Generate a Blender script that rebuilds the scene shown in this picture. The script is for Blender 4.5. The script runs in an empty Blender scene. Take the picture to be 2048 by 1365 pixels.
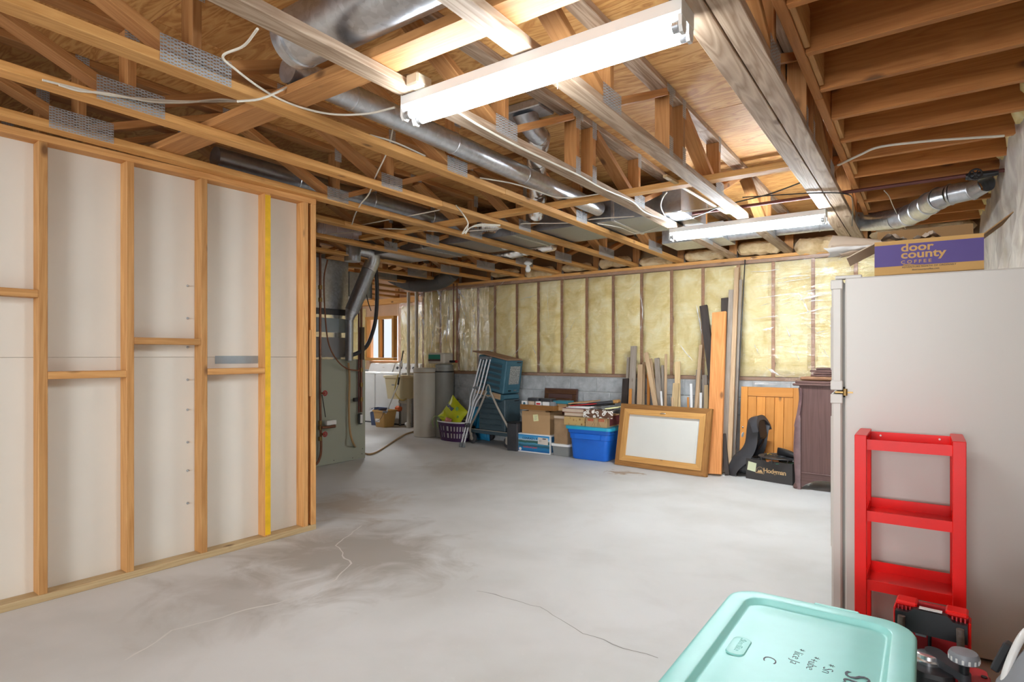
import bpy, bmesh, math, random
from mathutils import Vector, Matrix, noise
random.seed(7)
SC = bpy.context.scene
COL = SC.collection
rad = math.radians

# ------------------------------------------------------------------ camera
F_PX, CX, HY, CAM_H, YAW = 1179.0, 1024.0, 712.0, 1.237, rad(35.0)
cam = bpy.data.objects.new('camera', bpy.data.cameras.new('camera'))
COL.objects.link(cam)
cam.location = (0, 0, CAM_H)
cam.rotation_euler = (rad(90), 0, YAW)
cam.data.sensor_width = 36.0
cam.data.lens = F_PX / 2048.0 * 36.0
cam.data.shift_y = (HY - 682.5) / 2048.0
cam.data.clip_start = 0.02
SC.camera = cam

# ------------------------------------------------------------------ light and exposure
SC.view_settings.view_transform = 'Standard'
SC.view_settings.look = 'None'
SC.view_settings.gamma = 1.0
SC.view_settings.use_curve_mapping = False
SC.view_settings.exposure = 0.52
try:
    SC.cycles.use_denoising = True
    SC.cycles.max_bounces = 8
    SC.cycles.diffuse_bounces = 5
    SC.cycles.transparent_max_bounces = 12
    SC.cycles.sample_clamp_indirect = 6.0
    SC.cycles.caustics_reflective = False
    SC.cycles.caustics_refractive = False
except Exception:
    pass
W = bpy.data.worlds.new('daylight'); SC.world = W
W.use_nodes = True
bg = W.node_tree.nodes['Background']
bg.inputs[0].default_value = (0.86, 0.93, 1.0, 1)
bg.inputs[1].default_value = 0.8

def area(name, loc, target, sx, sy, power, col=(1, 1, 1)):
    l = bpy.data.lights.new(name, 'AREA'); l.shape = 'RECTANGLE'
    l.size, l.size_y, l.energy, l.color = sx, sy, power, col
    o = bpy.data.objects.new(name, l); COL.objects.link(o)
    o.location = loc
    o.rotation_euler = (Vector(target) - Vector(loc)).to_track_quat('-Z', 'Y').to_euler()
    return o
# fill light added behind the camera, and daylight through the laundry window
area('added_fill_behind_camera', (0.4, -7.5, 1.75), (-3.2, 4.9, 1.3), 4.6, 2.3, 430, (0.95, 0.97, 1.0))
area('daylight_at_window', (-10.4, 10.4, 3.6), (-8.2, 7.3, 1.0), 2.4, 2.0, 1500, (0.93, 0.97, 1.0))
TUBE_EMIT = 56.0; TUBE_EMIT_FAR = 150.0      # far lamp's tubes boosted to lift the back wall

# ------------------------------------------------------------------ helpers: a pixel of the photograph as a point on a known plane
_F = (-math.sin(YAW), math.cos(YAW)); _R = (math.cos(YAW), math.sin(YAW))
def ray(px, py):
    u = (px - CX) / F_PX
    return Vector((_F[0] + u * _R[0], _F[1] + u * _R[1], (HY - py) / F_PX))
CP = Vector((0, 0, CAM_H))
def onZ(px, py, z=0.0):
    d = ray(px, py); return CP + d * ((z - CAM_H) / d.z)
def onY(px, py, y):
    d = ray(px, py); return CP + d * (y / d.y)
def onX(px, py, x):
    d = ray(px, py); return CP + d * (x / d.x)

# ------------------------------------------------------------------ helpers: meshes
class MB:
    def __init__(s): s.v = []; s.f = []; s.m = []
    def add(s, vs, fs, mi=0):
        b = len(s.v); s.v += [tuple(x) for x in vs]
        s.f += [tuple(b + i for i in f) for f in fs]; s.m += [mi] * len(fs); return s
    def box(s, c, d, M=None, ch=0.0, mi=0):
        """box centred at c with size d, chamfered edges"""
        h = [x / 2 for x in d]; ch = min(ch, min(h) * .8)
        vs = []; idx = {}
        sg = (-1, 1)
        if ch <= 0:
            for x in sg:
                for y in sg:
                    for z in sg: vs.append(Vector((x * h[0], y * h[1], z * h[2])))
            fs = [(0, 1, 3, 2), (4, 6, 7, 5), (0, 4, 5, 1), (2, 3, 7, 6), (0, 2, 6, 4), (1, 5, 7, 3)]
        else:
            for x in sg:
                for y in sg:
                    for z in sg:
                        for a in range(3):
                            p = [x * (h[0] - ch), y * (h[1] - ch), z * (h[2] - ch)]
                            p[a] = (x, y, z)[a] * h[a]
                            idx[(x, y, z, a)] = len(vs); vs.append(Vector(p))
            fs = []
            for a in range(3):
                b, c2 = (a + 1) % 3, (a + 2) % 3
                for t in sg:
                    q = []
                    for (u, w) in ((-1, -1), (1, -1), (1, 1), (-1, 1)):
                        k = [0, 0, 0]; k[a] = t; k[b] = u; k[c2] = w; q.append(idx[(*k, a)])
                    fs.append(q if t > 0 else q[::-1])
            for a in range(3):
                b, c2 = (a + 1) % 3, (a + 2) % 3
                for u in sg:
                    for w in sg:
                        k0 = [0, 0, 0]; k0[b] = u; k0[c2] = w; k1 = list(k0); k0[a] = -1; k1[a] = 1
                        q = [idx[(*k0, b)], idx[(*k1, b)], idx[(*k1, c2)], idx[(*k0, c2)]]
                        fs.append(q[::-1] if u * w > 0 else q)
            for x in sg:
                for y in sg:
                    for z in sg:
                        q = [idx[(x, y, z, 0)], idx[(x, y, z, 1)], idx[(x, y, z, 2)]]
                        fs.append(q if x * y * z > 0 else q[::-1])
        C = Vector(c)
        vs = [(M @ v if M is not None else v) + C for v in vs]
        return s.add(vs, fs, mi)
    def tube(s, pts, r, seg=10, caps=True, mi=0, flat=None):
        pts = [Vector(p) for p in pts]; n = len(pts)
        rr = r if isinstance(r, (list, tuple)) else [r] * n
        vs = []; up = None
        for i, p in enumerate(pts):
            t = (pts[min(i + 1, n - 1)] - pts[max(i - 1, 0)]).normalized()
            if up is None:
                up = Vector((0, 0, 1)) if abs(t.z) < .9 else Vector((1, 0, 0))
            a = t.cross(up).normalized(); up = a.cross(t).normalized()
            for k in range(seg):
                g = 2 * math.pi * k / seg
                vs.append(p + a * (math.cos(g) * rr[i]) + up * (math.sin(g) * rr[i] * (flat or 1)))
        fs = []
        for i in range(n - 1):
            for k in range(seg):
                k2 = (k + 1) % seg
                fs.append((i * seg + k, (i + 1) * seg + k, (i + 1) * seg + k2, i * seg + k2))
        if caps:
            fs.append(tuple(range(seg))); fs.append(tuple((n - 1) * seg + k for k in reversed(range(seg))))
        return s.add(vs, fs, mi)
    def lathe(s, prof, seg=24, c=(0, 0, 0), M=None, mi=0, caps=True):
        vs = []
        for (r, z) in prof:
            for k in range(seg):
                g = 2 * math.pi * k / seg
                v = Vector((r * math.cos(g), r * math.sin(g), z)); vs.append((M @ v if M is not None else v) + Vector(c))
        fs = []
        for i in range(len(prof) - 1):
            for k in range(seg):
                k2 = (k + 1) % seg
                fs.append((i * seg + k, i * seg + k2, (i + 1) * seg + k2, (i + 1) * seg + k))
        if caps:
            if prof[0][0] > 1e-5: fs.append(tuple(reversed(range(seg))))
            if prof[-1][0] > 1e-5: fs.append(tuple((len(prof) - 1) * seg + k for k in range(seg)))
        return s.add(vs, fs, mi)
    def prism(s, poly, d0, d1, axis='y', c=(0, 0, 0), M=None, mi=0):
        """polygon of (a,b) pairs extruded from d0 to d1 along axis; y: (x,z), x: (y,z), z: (x,y)"""
        def P(a, b, d):
            v = Vector((a, d, b)) if axis == 'y' else Vector((d, a, b)) if axis == 'x' else Vector((a, b, d))
            return (M @ v if M is not None else v) + Vector(c)
        n = len(poly)
        vs = [P(a, b, d0) for a, b in poly] + [P(a, b, d1) for a, b in poly]
        fs = [tuple(range(n)), tuple(range(2 * n - 1, n - 1, -1))]
        fs += [(i, i + n, (i + 1) % n + n, (i + 1) % n) for i in range(n)]
        return s.add(vs, fs, mi)
    def grid(s, nu, nv, fn, mi=0, flip=False):
        vs = [fn(i / nu, j / nv) for j in range(nv + 1) for i in range(nu + 1)]
        fs = []
        for j in range(nv):
            for i in range(nu):
                a = j * (nu + 1) + i; q = (a, a + 1, a + nu + 2, a + nu + 1)
                fs.append(q[::-1] if flip else q)
        return s.add(vs, fs, mi)
    def mesh(s, name, mats, smooth=True, ang=38, fix=True):
        me = bpy.data.meshes.new(name)
        me.from_pydata(s.v, [], s.f)
        for m in (mats if isinstance(mats, (list, tuple)) else [mats]): me.materials.append(m)
        if any(s.m): me.polygons.foreach_set('material_index', s.m)
        if fix:
            b = bmesh.new(); b.from_mesh(me)
            bmesh.ops.recalc_face_normals(b, faces=b.faces); b.to_mesh(me); b.free()
        if smooth:
            me.shade_smooth()
            me.set_sharp_from_angle(angle=rad(ang))
        me.update()
        return me
    def build(s, name, mats, parent=None, smooth=True, ang=38, fix=True):
        return link(name, s.mesh(name, mats, smooth, ang, fix), parent)

def link(name, me, parent=None, M=None):
    o = bpy.data.objects.new(name, me); COL.objects.link(o)
    if M is not None: o.matrix_basis = M
    if parent is not None:
        o.parent = parent
        if parent.parent is not None and parent.type == 'MESH':     # sub-part: keep thing-local coordinates
            o.matrix_parent_inverse = parent.matrix_basis.inverted()
    return o
def tag(o, label=None, cat=None, group=None, kind=None):
    if label: o['label'] = label
    if cat: o['category'] = cat
    if group: o['group'] = group
    if kind: o['kind'] = kind
    return o
def thing(name, loc=(0, 0, 0), label=None, cat=None, rz=0.0, group=None, kind=None, rot=None):
    o = bpy.data.objects.new(name, None); COL.objects.link(o)
    o.empty_display_size = .1
    o.location = loc; o.rotation_euler = rot if rot else (0, 0, rz)
    return tag(o, label, cat, group, kind)

def frame(p0, p1, side):
    """matrix with X along p0->p1, Y near side, origin at the middle"""
    p0, p1 = Vector(p0), Vector(p1); x = (p1 - p0).normalized()
    y = Vector(side); y = (y - x * y.dot(x)).normalized(); z = x.cross(y)
    M = Matrix((x, y, z)).transposed().to_4x4(); M.translation = (p0 + p1) / 2
    return M
def board(name, p0, p1, w, t, m, parent=None, side=(1, 0, 0), ch=.0025):
    """a straight piece of lumber: width w along side, thickness t across it"""
    L = (Vector(p1) - Vector(p0)).length
    me = MB().box((0, 0, 0), (L, w, t), ch=ch).mesh(name, m, smooth=False, fix=False)
    return link(name, me, parent, frame(p0, p1, side))
def copy_tree(o):
    c = o.copy(); COL.objects.link(c)
    for ch in list(o.children):
        d = copy_tree(ch); d.parent = c; d.matrix_parent_inverse = ch.matrix_parent_inverse.copy()
    return c

def spline(pts, n=8):
    P = [Vector(p) for p in pts]; P = [P[0] * 2 - P[1]] + P + [P[-1] * 2 - P[-2]]; out = []
    for i in range(1, len(P) - 2):
        a, b, c, d = P[i - 1:i + 3]
        for k in range(n):
            s = k / n
            out.append(.5 * ((2 * b) + (c - a) * s + (2 * a - 5 * b + 4 * c - d) * s * s + (3 * b - a - 3 * c + d) * s ** 3))
    out.append(P[-2]); return out
# ------------------------------------------------------------------ helpers: materials
def nt(name):
    m = bpy.data.materials.new(name); m.use_nodes = True
    t = m.node_tree; return m, t, t.nodes['Principled BSDF']
def N(t, kind, **kw):
    n = t.nodes.new('ShaderNode' + kind)
    for k, v in kw.items():
        if k.startswith('i_'): n.inputs[k[2:].replace('_', ' ')].default_value = v
        else: setattr(n, k, v)
    return n
def L_(t, a, b): t.links.new(a, b)
def ramp(t, fac, stops, interp='LINEAR'):
    r = N(t, 'ValToRGB'); r.color_ramp.interpolation = interp
    e = r.color_ramp.elements
    while len(e) < len(stops): e.new(.5)
    for el, (p, c) in zip(e, stops):
        el.position = p; el.color = (*c, 1) if len(c) == 3 else c
    L_(t, fac, r.inputs[0]); return r.outputs[0]
def mixc(t, fac, a, b, mode='MIX'):
    n = N(t, 'Mix', data_type='RGBA', blend_type=mode)
    for s, v in ((0, fac), (6, a), (7, b)):
        if hasattr(v, 'is_output'): L_(t, v, n.inputs[s])
        else: n.inputs[s].default_value = v if s == 0 else (*v, 1)
    return n.outputs[2]
def math_(t, op, a, b=0.0):
    n = N(t, 'Math', operation=op)
    for s, v in ((0, a), (1, b)):
        if hasattr(v, 'is_output'): L_(t, v, n.inputs[s])
        else: n.inputs[s].default_value = v
    return n.outputs[0]
def coords(t, scale=(1, 1, 1), rnd=True):
    tc = N(t, 'TexCoord'); mp = N(t, 'Mapping'); mp.inputs['Scale'].default_value = scale
    L_(t, tc.outputs['Object'], mp.inputs['Vector'])
    if not rnd: return mp.outputs[0], None
    oi = N(t, 'ObjectInfo'); mu = math_(t, 'MULTIPLY', oi.outputs['Random'], 53.0)
    ad = N(t, 'VectorMath', operation='ADD'); L_(t, mp.outputs[0], ad.inputs[0]); L_(t, mu, ad.inputs[1])
    return ad.outputs[0], oi.outputs['Random']
def bump(t, b, h, strength=.3, dist=.004):
    n = N(t, 'Bump', i_Strength=strength, i_Distance=dist); L_(t, h, n.inputs['Height'])
    L_(t, n.outputs[0], b.inputs['Normal'])

def plain(name, c, rough=.5, metal=0.0, var=.06, scale=6.0, bumpy=0.0, spec=None, coat=0.0):
    m, t, b = nt(name)
    co, rnd = coords(t, (scale,) * 3)
    nz = N(t, 'TexNoise', i_Scale=1.0, i_Detail=5.0, i_Roughness=.6); L_(t, co, nz.inputs['Vector'])
    lo = tuple(x * (1 - var) for x in c); hi = tuple(min(1, x * (1 + var)) for x in c)
    L_(t, ramp(t, nz.outputs[0], [(.3, lo), (.7, hi)]), b.inputs['Base Color'])
    b.inputs['Roughness'].default_value = rough; b.inputs['Metallic'].default_value = metal
    if spec is not None: b.inputs['Specular IOR Level'].default_value = spec
    if coat: b.inputs['Coat Weight'].default_value = coat
    if bumpy: bump(t, b, nz.outputs[0], bumpy)
    return m
def wood(name, c1, c2, knot=(.12, .05, .02), axis=0, rough=.6, knots=.05, rings=.5, var=.22, gs=1.0):
    """sawn timber, grain along the piece's own axis"""
    m, t, b = nt(name)
    sc = [9 * gs, 9 * gs, 9 * gs]; sc[axis] = .55 * gs
    co, rnd = coords(t, tuple(sc))
    n1 = N(t, 'TexNoise', i_Scale=1.3, i_Detail=3.0, i_Distortion=.6); L_(t, co, n1.inputs['Vector'])
    rg = math_(t, 'FRACT', math_(t, 'MULTIPLY', n1.outputs[0], 9.0))
    rg = math_(t, 'ABSOLUTE', math_(t, 'SUBTRACT', rg, .5))
    sc2 = [70, 70, 70]; sc2[axis] = 2.5
    co2, _ = coords(t, tuple(sc2))
    n2 = N(t, 'TexNoise', i_Scale=1.0, i_Detail=4.0, i_Roughness=.65); L_(t, co2, n2.inputs['Vector'])
    f = math_(t, 'ADD', math_(t, 'MULTIPLY', rg, rings * 1.2), math_(t, 'MULTIPLY', n2.outputs[0], 1.0 - rings * .55))
    col = ramp(t, f, [(.15, c2), (.75, c1)])
    sk = [5.5, 5.5, 5.5]; sk[axis] = 2.6
    co3, _ = coords(t, tuple(sk))
    vo = N(t, 'TexVoronoi', i_Scale=1.0); L_(t, co3, vo.inputs['Vector'])
    kf = ramp(t, vo.outputs['Distance'], [(knots, (1, 1, 1)), (knots + .07, (0, 0, 0))])
    col = mixc(t, math_(t, 'MULTIPLY', kf, .8), col, knot)
    oi = N(t, 'ObjectInfo')
    br = N(t, 'MapRange'); L_(t, oi.outputs['Random'], br.inputs[0]); br.inputs[3].default_value = 1 - var; br.inputs[4].default_value = 1 + var * .6
    hs = N(t, 'HueSaturation'); L_(t, br.outputs[0], hs.inputs['Value']); L_(t, col, hs.inputs['Color'])
    L_(t, hs.outputs[0], b.inputs['Base Color'])
    b.inputs['Roughness'].default_value = rough; b.inputs['Specular IOR Level'].default_value = .3
    bump(t, b, f, .25, .002)
    return m
def galv(name, c=(.55, .57, .6), rough=.33, spangle=.18):
    m, t, b = nt(name)
    co, rnd = coords(t, (45, 45, 45))
    vo = N(t, 'TexVoronoi', i_Scale=1.0); L_(t, co, vo.inputs['Vector'])
    cc, _ = coords(t, (4, 4, 4)); nz = N(t, 'TexNoise', i_Scale=1.0, i_Detail=4.0); L_(t, cc, nz.inputs['Vector'])
    f = math_(t, 'ADD', math_(t, 'MULTIPLY', vo.outputs['Color'], .5), math_(t, 'MULTIPLY', nz.outputs[0], .5))
    L_(t, ramp(t, f, [(.2, tuple(x * (1 - spangle) for x in c)), (.8, tuple(min(1, x * (1 + spangle)) for x in c))]), b.inputs['Base Color'])
    b.inputs['Metallic'].default_value = .88
    r = N(t, 'MapRange'); L_(t, f, r.inputs[0]); r.inputs[3].default_value = rough - .08; r.inputs[4].default_value = rough + .1
    L_(t, r.outputs[0], b.inputs['Roughness'])
    return m
def glow(name, c, s):
    m, t, b = nt(name)
    b.inputs['Base Color'].default_value = (*c, 1); b.inputs['Emission Color'].default_value = (*c, 1)
    b.inputs['Emission Strength'].default_value = s; b.inputs['Roughness'].default_value = .4
    return m

M_ = {}
M_['stud'] = wood('stud_pine', (.66, .36, .135), (.44, .195, .055), axis=0)
M_['truss'] = wood('truss_fir', (.74, .41, .145), (.52, .24, .062), axis=0)
M_['grey_truss'] = wood('truss_weathered', (.50, .375, .27), (.26, .165, .10), axis=0, rings=.8)
M_['web'] = wood('truss_web_fir', (.54, .27, .10), (.34, .14, .042), axis=0)
M_['joist'] = wood('joist_fir', (.50, .21, .06), (.33, .115, .027), axis=0, knots=.07)
M_['treated'] = wood('pale_treated_pine', (.66, .50, .28), (.50, .34, .16), axis=0)
M_['yellow_paint'] = plain('yellow_painted_edge', (.78, .46, .01), .5, var=.15, scale=14)
M_['galv'] = galv('galvanised_steel')
M_['plate'] = plain('truss_plate_steel', (.42, .45, .47), .45, .35, var=.12, scale=30)
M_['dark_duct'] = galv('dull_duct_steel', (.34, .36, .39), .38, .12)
M_['foil'] = galv('foil_flex', (.75, .74, .72), .2, .05)
M_['white_enamel'] = plain('white_enamel', (.80, .80, .78), .35, var=.03)
M_['tube'] = glow('lit_fluorescent_tube', (.88, .945, 1.0), TUBE_EMIT)
M_['tube_far'] = glow('lit_boosted_fluorescent_tube', (.85, .935, 1.0), TUBE_EMIT_FAR)
M_['black_plastic'] = plain('black_plastic', (.015, .015, .017), .4, var=.3)
M_['white_cable'] = plain('white_cable_jacket', (.72, .68, .58), .45)
M_['black_cable'] = plain('black_cable_jacket', (.02, .02, .02), .45)
M_['copper'] = plain('aged_copper', (.22, .09, .05), .45, .5, var=.3)
M_['iron_pipe'] = plain('dark_red_pipe', (.12, .035, .03), .5, .2, var=.3)

def plywood(name):
    m, t, b = nt(name)
    co, rnd = coords(t, (1.0, 5.0, 5.0))
    n1 = N(t, 'TexNoise', i_Scale=1.6, i_Detail=6.0, i_Distortion=1.4); L_(t, co, n1.inputs['Vector'])
    rg = math_(t, 'ABSOLUTE', math_(t, 'SUBTRACT', math_(t, 'FRACT', math_(t, 'MULTIPLY', n1.outputs[0], 7.0)), .5))
    col = ramp(t, rg, [(.0, (.46, .20, .05)), (.25, (.64, .335, .105)), (.5, (.72, .42, .155))])
    c3, _ = coords(t, (1.6, 3.2, 3.2)); vo = N(t, 'TexVoronoi', i_Scale=1.0); L_(t, c3, vo.inputs['Vector'])
    col = mixc(t, math_(t, 'MULTIPLY', ramp(t, vo.outputs['Distance'], [(.05, (1, 1, 1)), (.11, (0, 0, 0))]), .6), col, (.16, .06, .02))
    c4, _ = coords(t, (1.2, 1.2, 1.2)); n4 = N(t, 'TexNoise', i_Scale=1.0, i_Detail=3.0); L_(t, c4, n4.inputs['Vector'])
    col = mixc(t, ramp(t, n4.outputs[0], [(.42, (0, 0, 0)), (.72, (.45, .45, .45))]), col, (.34, .14, .035))
    L_(t, col, b.inputs['Base Color']); b.inputs['Roughness'].default_value = .65
    bump(t, b, rg, .15, .002)
    return m
M_['plywood'] = plywood('plywood_sheathing')

def concrete(name):
    m, t, b = nt(name)
    geo = N(t, 'NewGeometry')
    def nz(s, d=5.0, dist=0.0, r=.6):
        n = N(t, 'TexNoise', i_Scale=s, i_Detail=d, i_Distortion=dist, i_Roughness=r); L_(t, geo.outputs['Position'], n.inputs['Vector']); return n.outputs[0]
    col = ramp(t, nz(.9, 4, .2, .5), [(.3, (.50, .485, .455)), (.5, (.60, .59, .57)), (.72, (.66, .655, .64))])
    col = mixc(t, ramp(t, nz(2.6, 6, .4), [(.5, (0, 0, 0)), (.8, (.28, .28, .28))]), col, (.42, .395, .36))
    col = mixc(t, ramp(t, nz(26, 4), [(.62, (0, 0, 0)), (.74, (.22, .22, .22))]), col, (.66, .65, .62))
    # furnace shadow painted brown by the wall end; tan splash stain before framed board
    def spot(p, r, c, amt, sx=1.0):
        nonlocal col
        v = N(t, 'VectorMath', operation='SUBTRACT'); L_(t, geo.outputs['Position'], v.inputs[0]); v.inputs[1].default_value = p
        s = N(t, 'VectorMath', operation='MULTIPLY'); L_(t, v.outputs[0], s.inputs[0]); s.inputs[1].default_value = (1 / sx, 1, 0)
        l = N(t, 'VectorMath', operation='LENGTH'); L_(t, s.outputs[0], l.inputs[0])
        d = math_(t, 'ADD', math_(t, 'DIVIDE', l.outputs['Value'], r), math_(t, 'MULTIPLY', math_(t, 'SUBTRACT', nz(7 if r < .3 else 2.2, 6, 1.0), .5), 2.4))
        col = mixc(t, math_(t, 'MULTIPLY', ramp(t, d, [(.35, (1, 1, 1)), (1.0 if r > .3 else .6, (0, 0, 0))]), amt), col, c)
    spot(onZ(700, 1110), .75, (.30, .26, .215), .75)
    spot(onZ(480, 1190), .5, (.33, .29, .25), .55)
    spot(onZ(690, 1010), .6, (.36, .255, .15), .6)  # furnace shadow put into the slab colour
    spot(onZ(1248, 946), .16, (.36, .25, .16), .85, 1.8)
    spot(onZ(905, 935), .5, (.38, .34, .29), .5)
    L_(t, col, b.inputs['Base Color'])
    b.inputs['Roughness'].default_value = .62; b.inputs['Specular IOR Level'].default_value = .35
    bump(t, b, nz(40, 4), .12, .003)
    return m
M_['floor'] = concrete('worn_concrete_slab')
M_['crack'] = plain('pale_crack_filling', (.62, .60, .56), .8)
M_['crack_dark'] = plain('dark_hairline_crack', (.27, .26, .24), .9)
M_['block'] = plain('grey_concrete_block', (.43, .445, .45), .85, var=.25, scale=9, bumpy=.4)
M_['mortar'] = plain('pale_mortar', (.48, .49, .48), .9, bumpy=.3)
M_['drywall'] = plain('grey_drywall_back', (.79, .755, .675), .85, var=.035, scale=1.5)
M_['sill'] = wood('sill_pine', (.40, .24, .15), (.27, .15, .09), axis=0)
M_['wallstud'] = wood('wall_stud_brown', (.36, .19, .10), (.23, .11, .055), axis=0)
M_['sheathing'] = plain('brown_sheathing', (.36, .24, .13), .8)
M_['tape'] = plain('grey_duct_tape', (.36, .42, .46), .3, .3, scale=20, bumpy=.3)

def fibre(name, c1, c2, c3):
    m, t, b = nt(name)
    co, rnd = coords(t, (5, 5, 5))
    n1 = N(t, 'TexNoise', i_Scale=1.0, i_Detail=7.0, i_Distortion=.8, i_Roughness=.62); L_(t, co, n1.inputs['Vector'])
    L_(t, ramp(t, n1.outputs[0], [(.3, c1), (.5, c2), (.7, c3)]), b.inputs['Base Color'])
    c2_, _ = coords(t, (60, 60, 60)); n2 = N(t, 'TexNoise', i_Scale=1.0, i_Detail=5.0, i_Distortion=1.5); L_(t, c2_, n2.inputs['Vector'])
    b.inputs['Roughness'].default_value = .95; b.inputs['Specular IOR Level'].default_value = .05
    bump(t, b, math_(t, 'ADD', n1.outputs[0], math_(t, 'MULTIPLY', n2.outputs[0], .35)), .6, .02)
    return m
M_['fibre'] = fibre('yellow_glass_wool', (.64, .49, .19), (.76, .64, .32), (.82, .75, .49))
M_['fibre_tan'] = fibre('tan_glass_wool', (.48, .31, .14), (.72, .54, .31), (.82, .70, .48))

def film(name, sc=(1.2, 1.2, 7), amount=.16, rough=.16, crease=.9):
    """clear polythene sheet: mostly see-through, creased and glossy"""
    m = bpy.data.materials.new(name); m.use_nodes = True; t = m.node_tree
    t.nodes.clear()
    out = N(t, 'OutputMaterial'); tr = N(t, 'BsdfTransparent'); gl = N(t, 'BsdfGlossy'); df = N(t, 'BsdfDiffuse')
    tr.inputs[0].default_value = (.92, .915, .91, 1); gl.inputs['Roughness'].default_value = rough
    gl.inputs[0].default_value = (.95, .95, .95, 1); df.inputs[0].default_value = (.75, .73, .74, 1)
    tc = N(t, 'TexCoord'); mp = N(t, 'Mapping'); mp.inputs['Scale'].default_value = sc
    L_(t, tc.outputs['Object'], mp.inputs[0])
    n1 = N(t, 'TexNoise', i_Scale=1.5, i_Detail=5.0, i_Distortion=1.6, i_Roughness=.55); L_(t, mp.outputs[0], n1.inputs['Vector'])
    rd = math_(t, 'ABSOLUTE', math_(t, 'SUBTRACT', n1.outputs[0], .5))
    ridge = ramp(t, rd, [(.0, (1, 1, 1)), (.03, (0, 0, 0))])
    bp = N(t, 'Bump', i_Strength=.9, i_Distance=.03); L_(t, math_(t, 'ADD', n1.outputs[0], math_(t, 'MULTIPLY', ridge, .25)), bp.inputs['Height'])
    L_(t, bp.outputs[0], gl.inputs['Normal']); L_(t, bp.outputs[0], df.inputs['Normal'])
    lw = N(t, 'LayerWeight', i_Blend=.25); L_(t, bp.outputs[0], lw.inputs['Normal'])
    fac = math_(t, 'ADD', math_(t, 'ADD', math_(t, 'MULTIPLY', lw.outputs['Fresnel'], .3), amount * .35), math_(t, 'MULTIPLY', ridge, amount * crease))
    fac = math_(t, 'MINIMUM', fac, .85)
    cg = N(t, 'CombineColor'); cd_ = N(t, 'CombineColor'); dfac = math_(t, 'MULTIPLY', fac, .35)
    for q in range(3): L_(t, fac, cg.inputs[q]); L_(t, dfac, cd_.inputs[q])
    L_(t, cg.outputs[0], gl.inputs[0]); L_(t, cd_.outputs[0], df.inputs[0])
    a1 = N(t, 'AddShader'); mx = N(t, 'AddShader')
    L_(t, gl.outputs[0], a1.inputs[0]); L_(t, df.outputs[0], a1.inputs[1]); L_(t, tr.outputs[0], mx.inputs[0]); L_(t, a1.outputs[0], mx.inputs[1])
    L_(t, mx.outputs[0], out.inputs[0])
    return m
M_['film'] = film('clear_vapour_film')
M_['film_creased'] = film('heavily_creased_film', (5, 5, 1.0), .32, .22, 1.6)
M_['film_streak'] = film('streaked_film', (.9, .9, 6.0), .12, .22, 2.6)

def nrm(x, y, z, s=1.0): return noise.noise(Vector((x, y, z)) * s)

# ================================================================== THE SETTING
Z_T, Z_TOP = 2.352, 2.757          # underside of the trusses, underside of the subfloor
Y_B = 6.95                         # inner face of the back wall
# floor
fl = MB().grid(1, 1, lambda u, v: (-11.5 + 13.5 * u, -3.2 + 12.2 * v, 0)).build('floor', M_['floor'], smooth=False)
tag(fl, kind='structure')
def crack(pts, w, m):
    P = [onZ(*p) for p in pts]; vs = []; Q = []
    for a, b in zip(P, P[1:]):
        n = max(2, int((b - a).length / .05))
        Q += [a.lerp(b, k / n) for k in range(n)]
    Q.append(P[-1])
    for i, q in enumerate(Q):
        d = (Q[min(i + 1, len(Q) - 1)] - Q[max(0, i - 1)]).normalized(); s = Vector((-d.y, d.x, 0))
        j = s * nrm(q.x * 9, q.y * 9, 3) * .025; ww = w * (.5 + abs(nrm(q.x * 14, q.y * 14, 9)))
        vs += [(q + j - s * ww)[:2] + (.0006,), (q + j + s * ww)[:2] + (.0006,)]
    MB().add(vs, [(2 * i, 2 * i + 1, 2 * i + 3, 2 * i + 2) for i in range(len(Q) - 1)]).build('crack', m, fl, smooth=False)
crack([(250, 1322), (345, 1262), (490, 1222), (620, 1190), (672, 1160), (700, 1128), (674, 1092), (720, 1052)], .006, M_['crack'])
crack([(955, 1182), (1080, 1215), (1165, 1268), (1315, 1318)], .003, M_['crack_dark'])

# ceiling of plywood sheets (eight by four feet, long side across the trusses)
ceil_ = thing('ceiling', (0, 0, Z_TOP), kind='structure')
ply = MB().box((0, 0, .009), (2.432, 1.214, .018)).mesh('plywood_sheet', M_['plywood'], smooth=False, fix=False)
r = 0; y = -2.4
while y < 8.6:
    x = -11.4 + (1.22 if r % 2 else 0.0)
    while x < 1.0:
        if not (x > -.4 + 1.3):
            link('plywood_sheet', ply, ceil_, Matrix.Translation((x + 1.22, y + .61, 0)))
        x += 2.44
    y += 1.22; r += 1

# ---- left stud wall with the back of the drywall showing
K = .045
def lw(y, z, d=0.0): return Vector((-3.63 + (y - .9) * K - d, y, z))    # d: depth into the wall
wl = thing('wall_left', (0, 0, 0), kind='structure')
wdir = Vector((K, 1, 0)).normalized(); wn = Vector((1, -K, 0)).normalized()
Y0, Y1 = -1.6, 2.643
def lboard(name, ya, za, yb, zb, w, t, m, d=.0445, side=None):
    return board(name, lw(ya, za, d), lw(yb, zb, d), w, t, m, wl, side if side else wn)
lboard('bottom_plate', Y0, .019, Y1, .019, .089, .038, M_['treated'])
lboard('top_plate', Y0, Z_T - .019, Y1, Z_T - .019, .089, .038, M_['stud'])
S_Y = []
for px, py in ((78, 1193.6), (254, 1148), (403, 1109), (531, 1075), (607.5, 1054), (624.5, 1053)):
    p = onX(px, py, -3.58); d = ray(px, py)
    tt = (-3.63 - .9 * K) / (d.x - K * d.y); S_Y.append(d.y * tt + .019)
S_Y[5] = Y1 - .02
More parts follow.
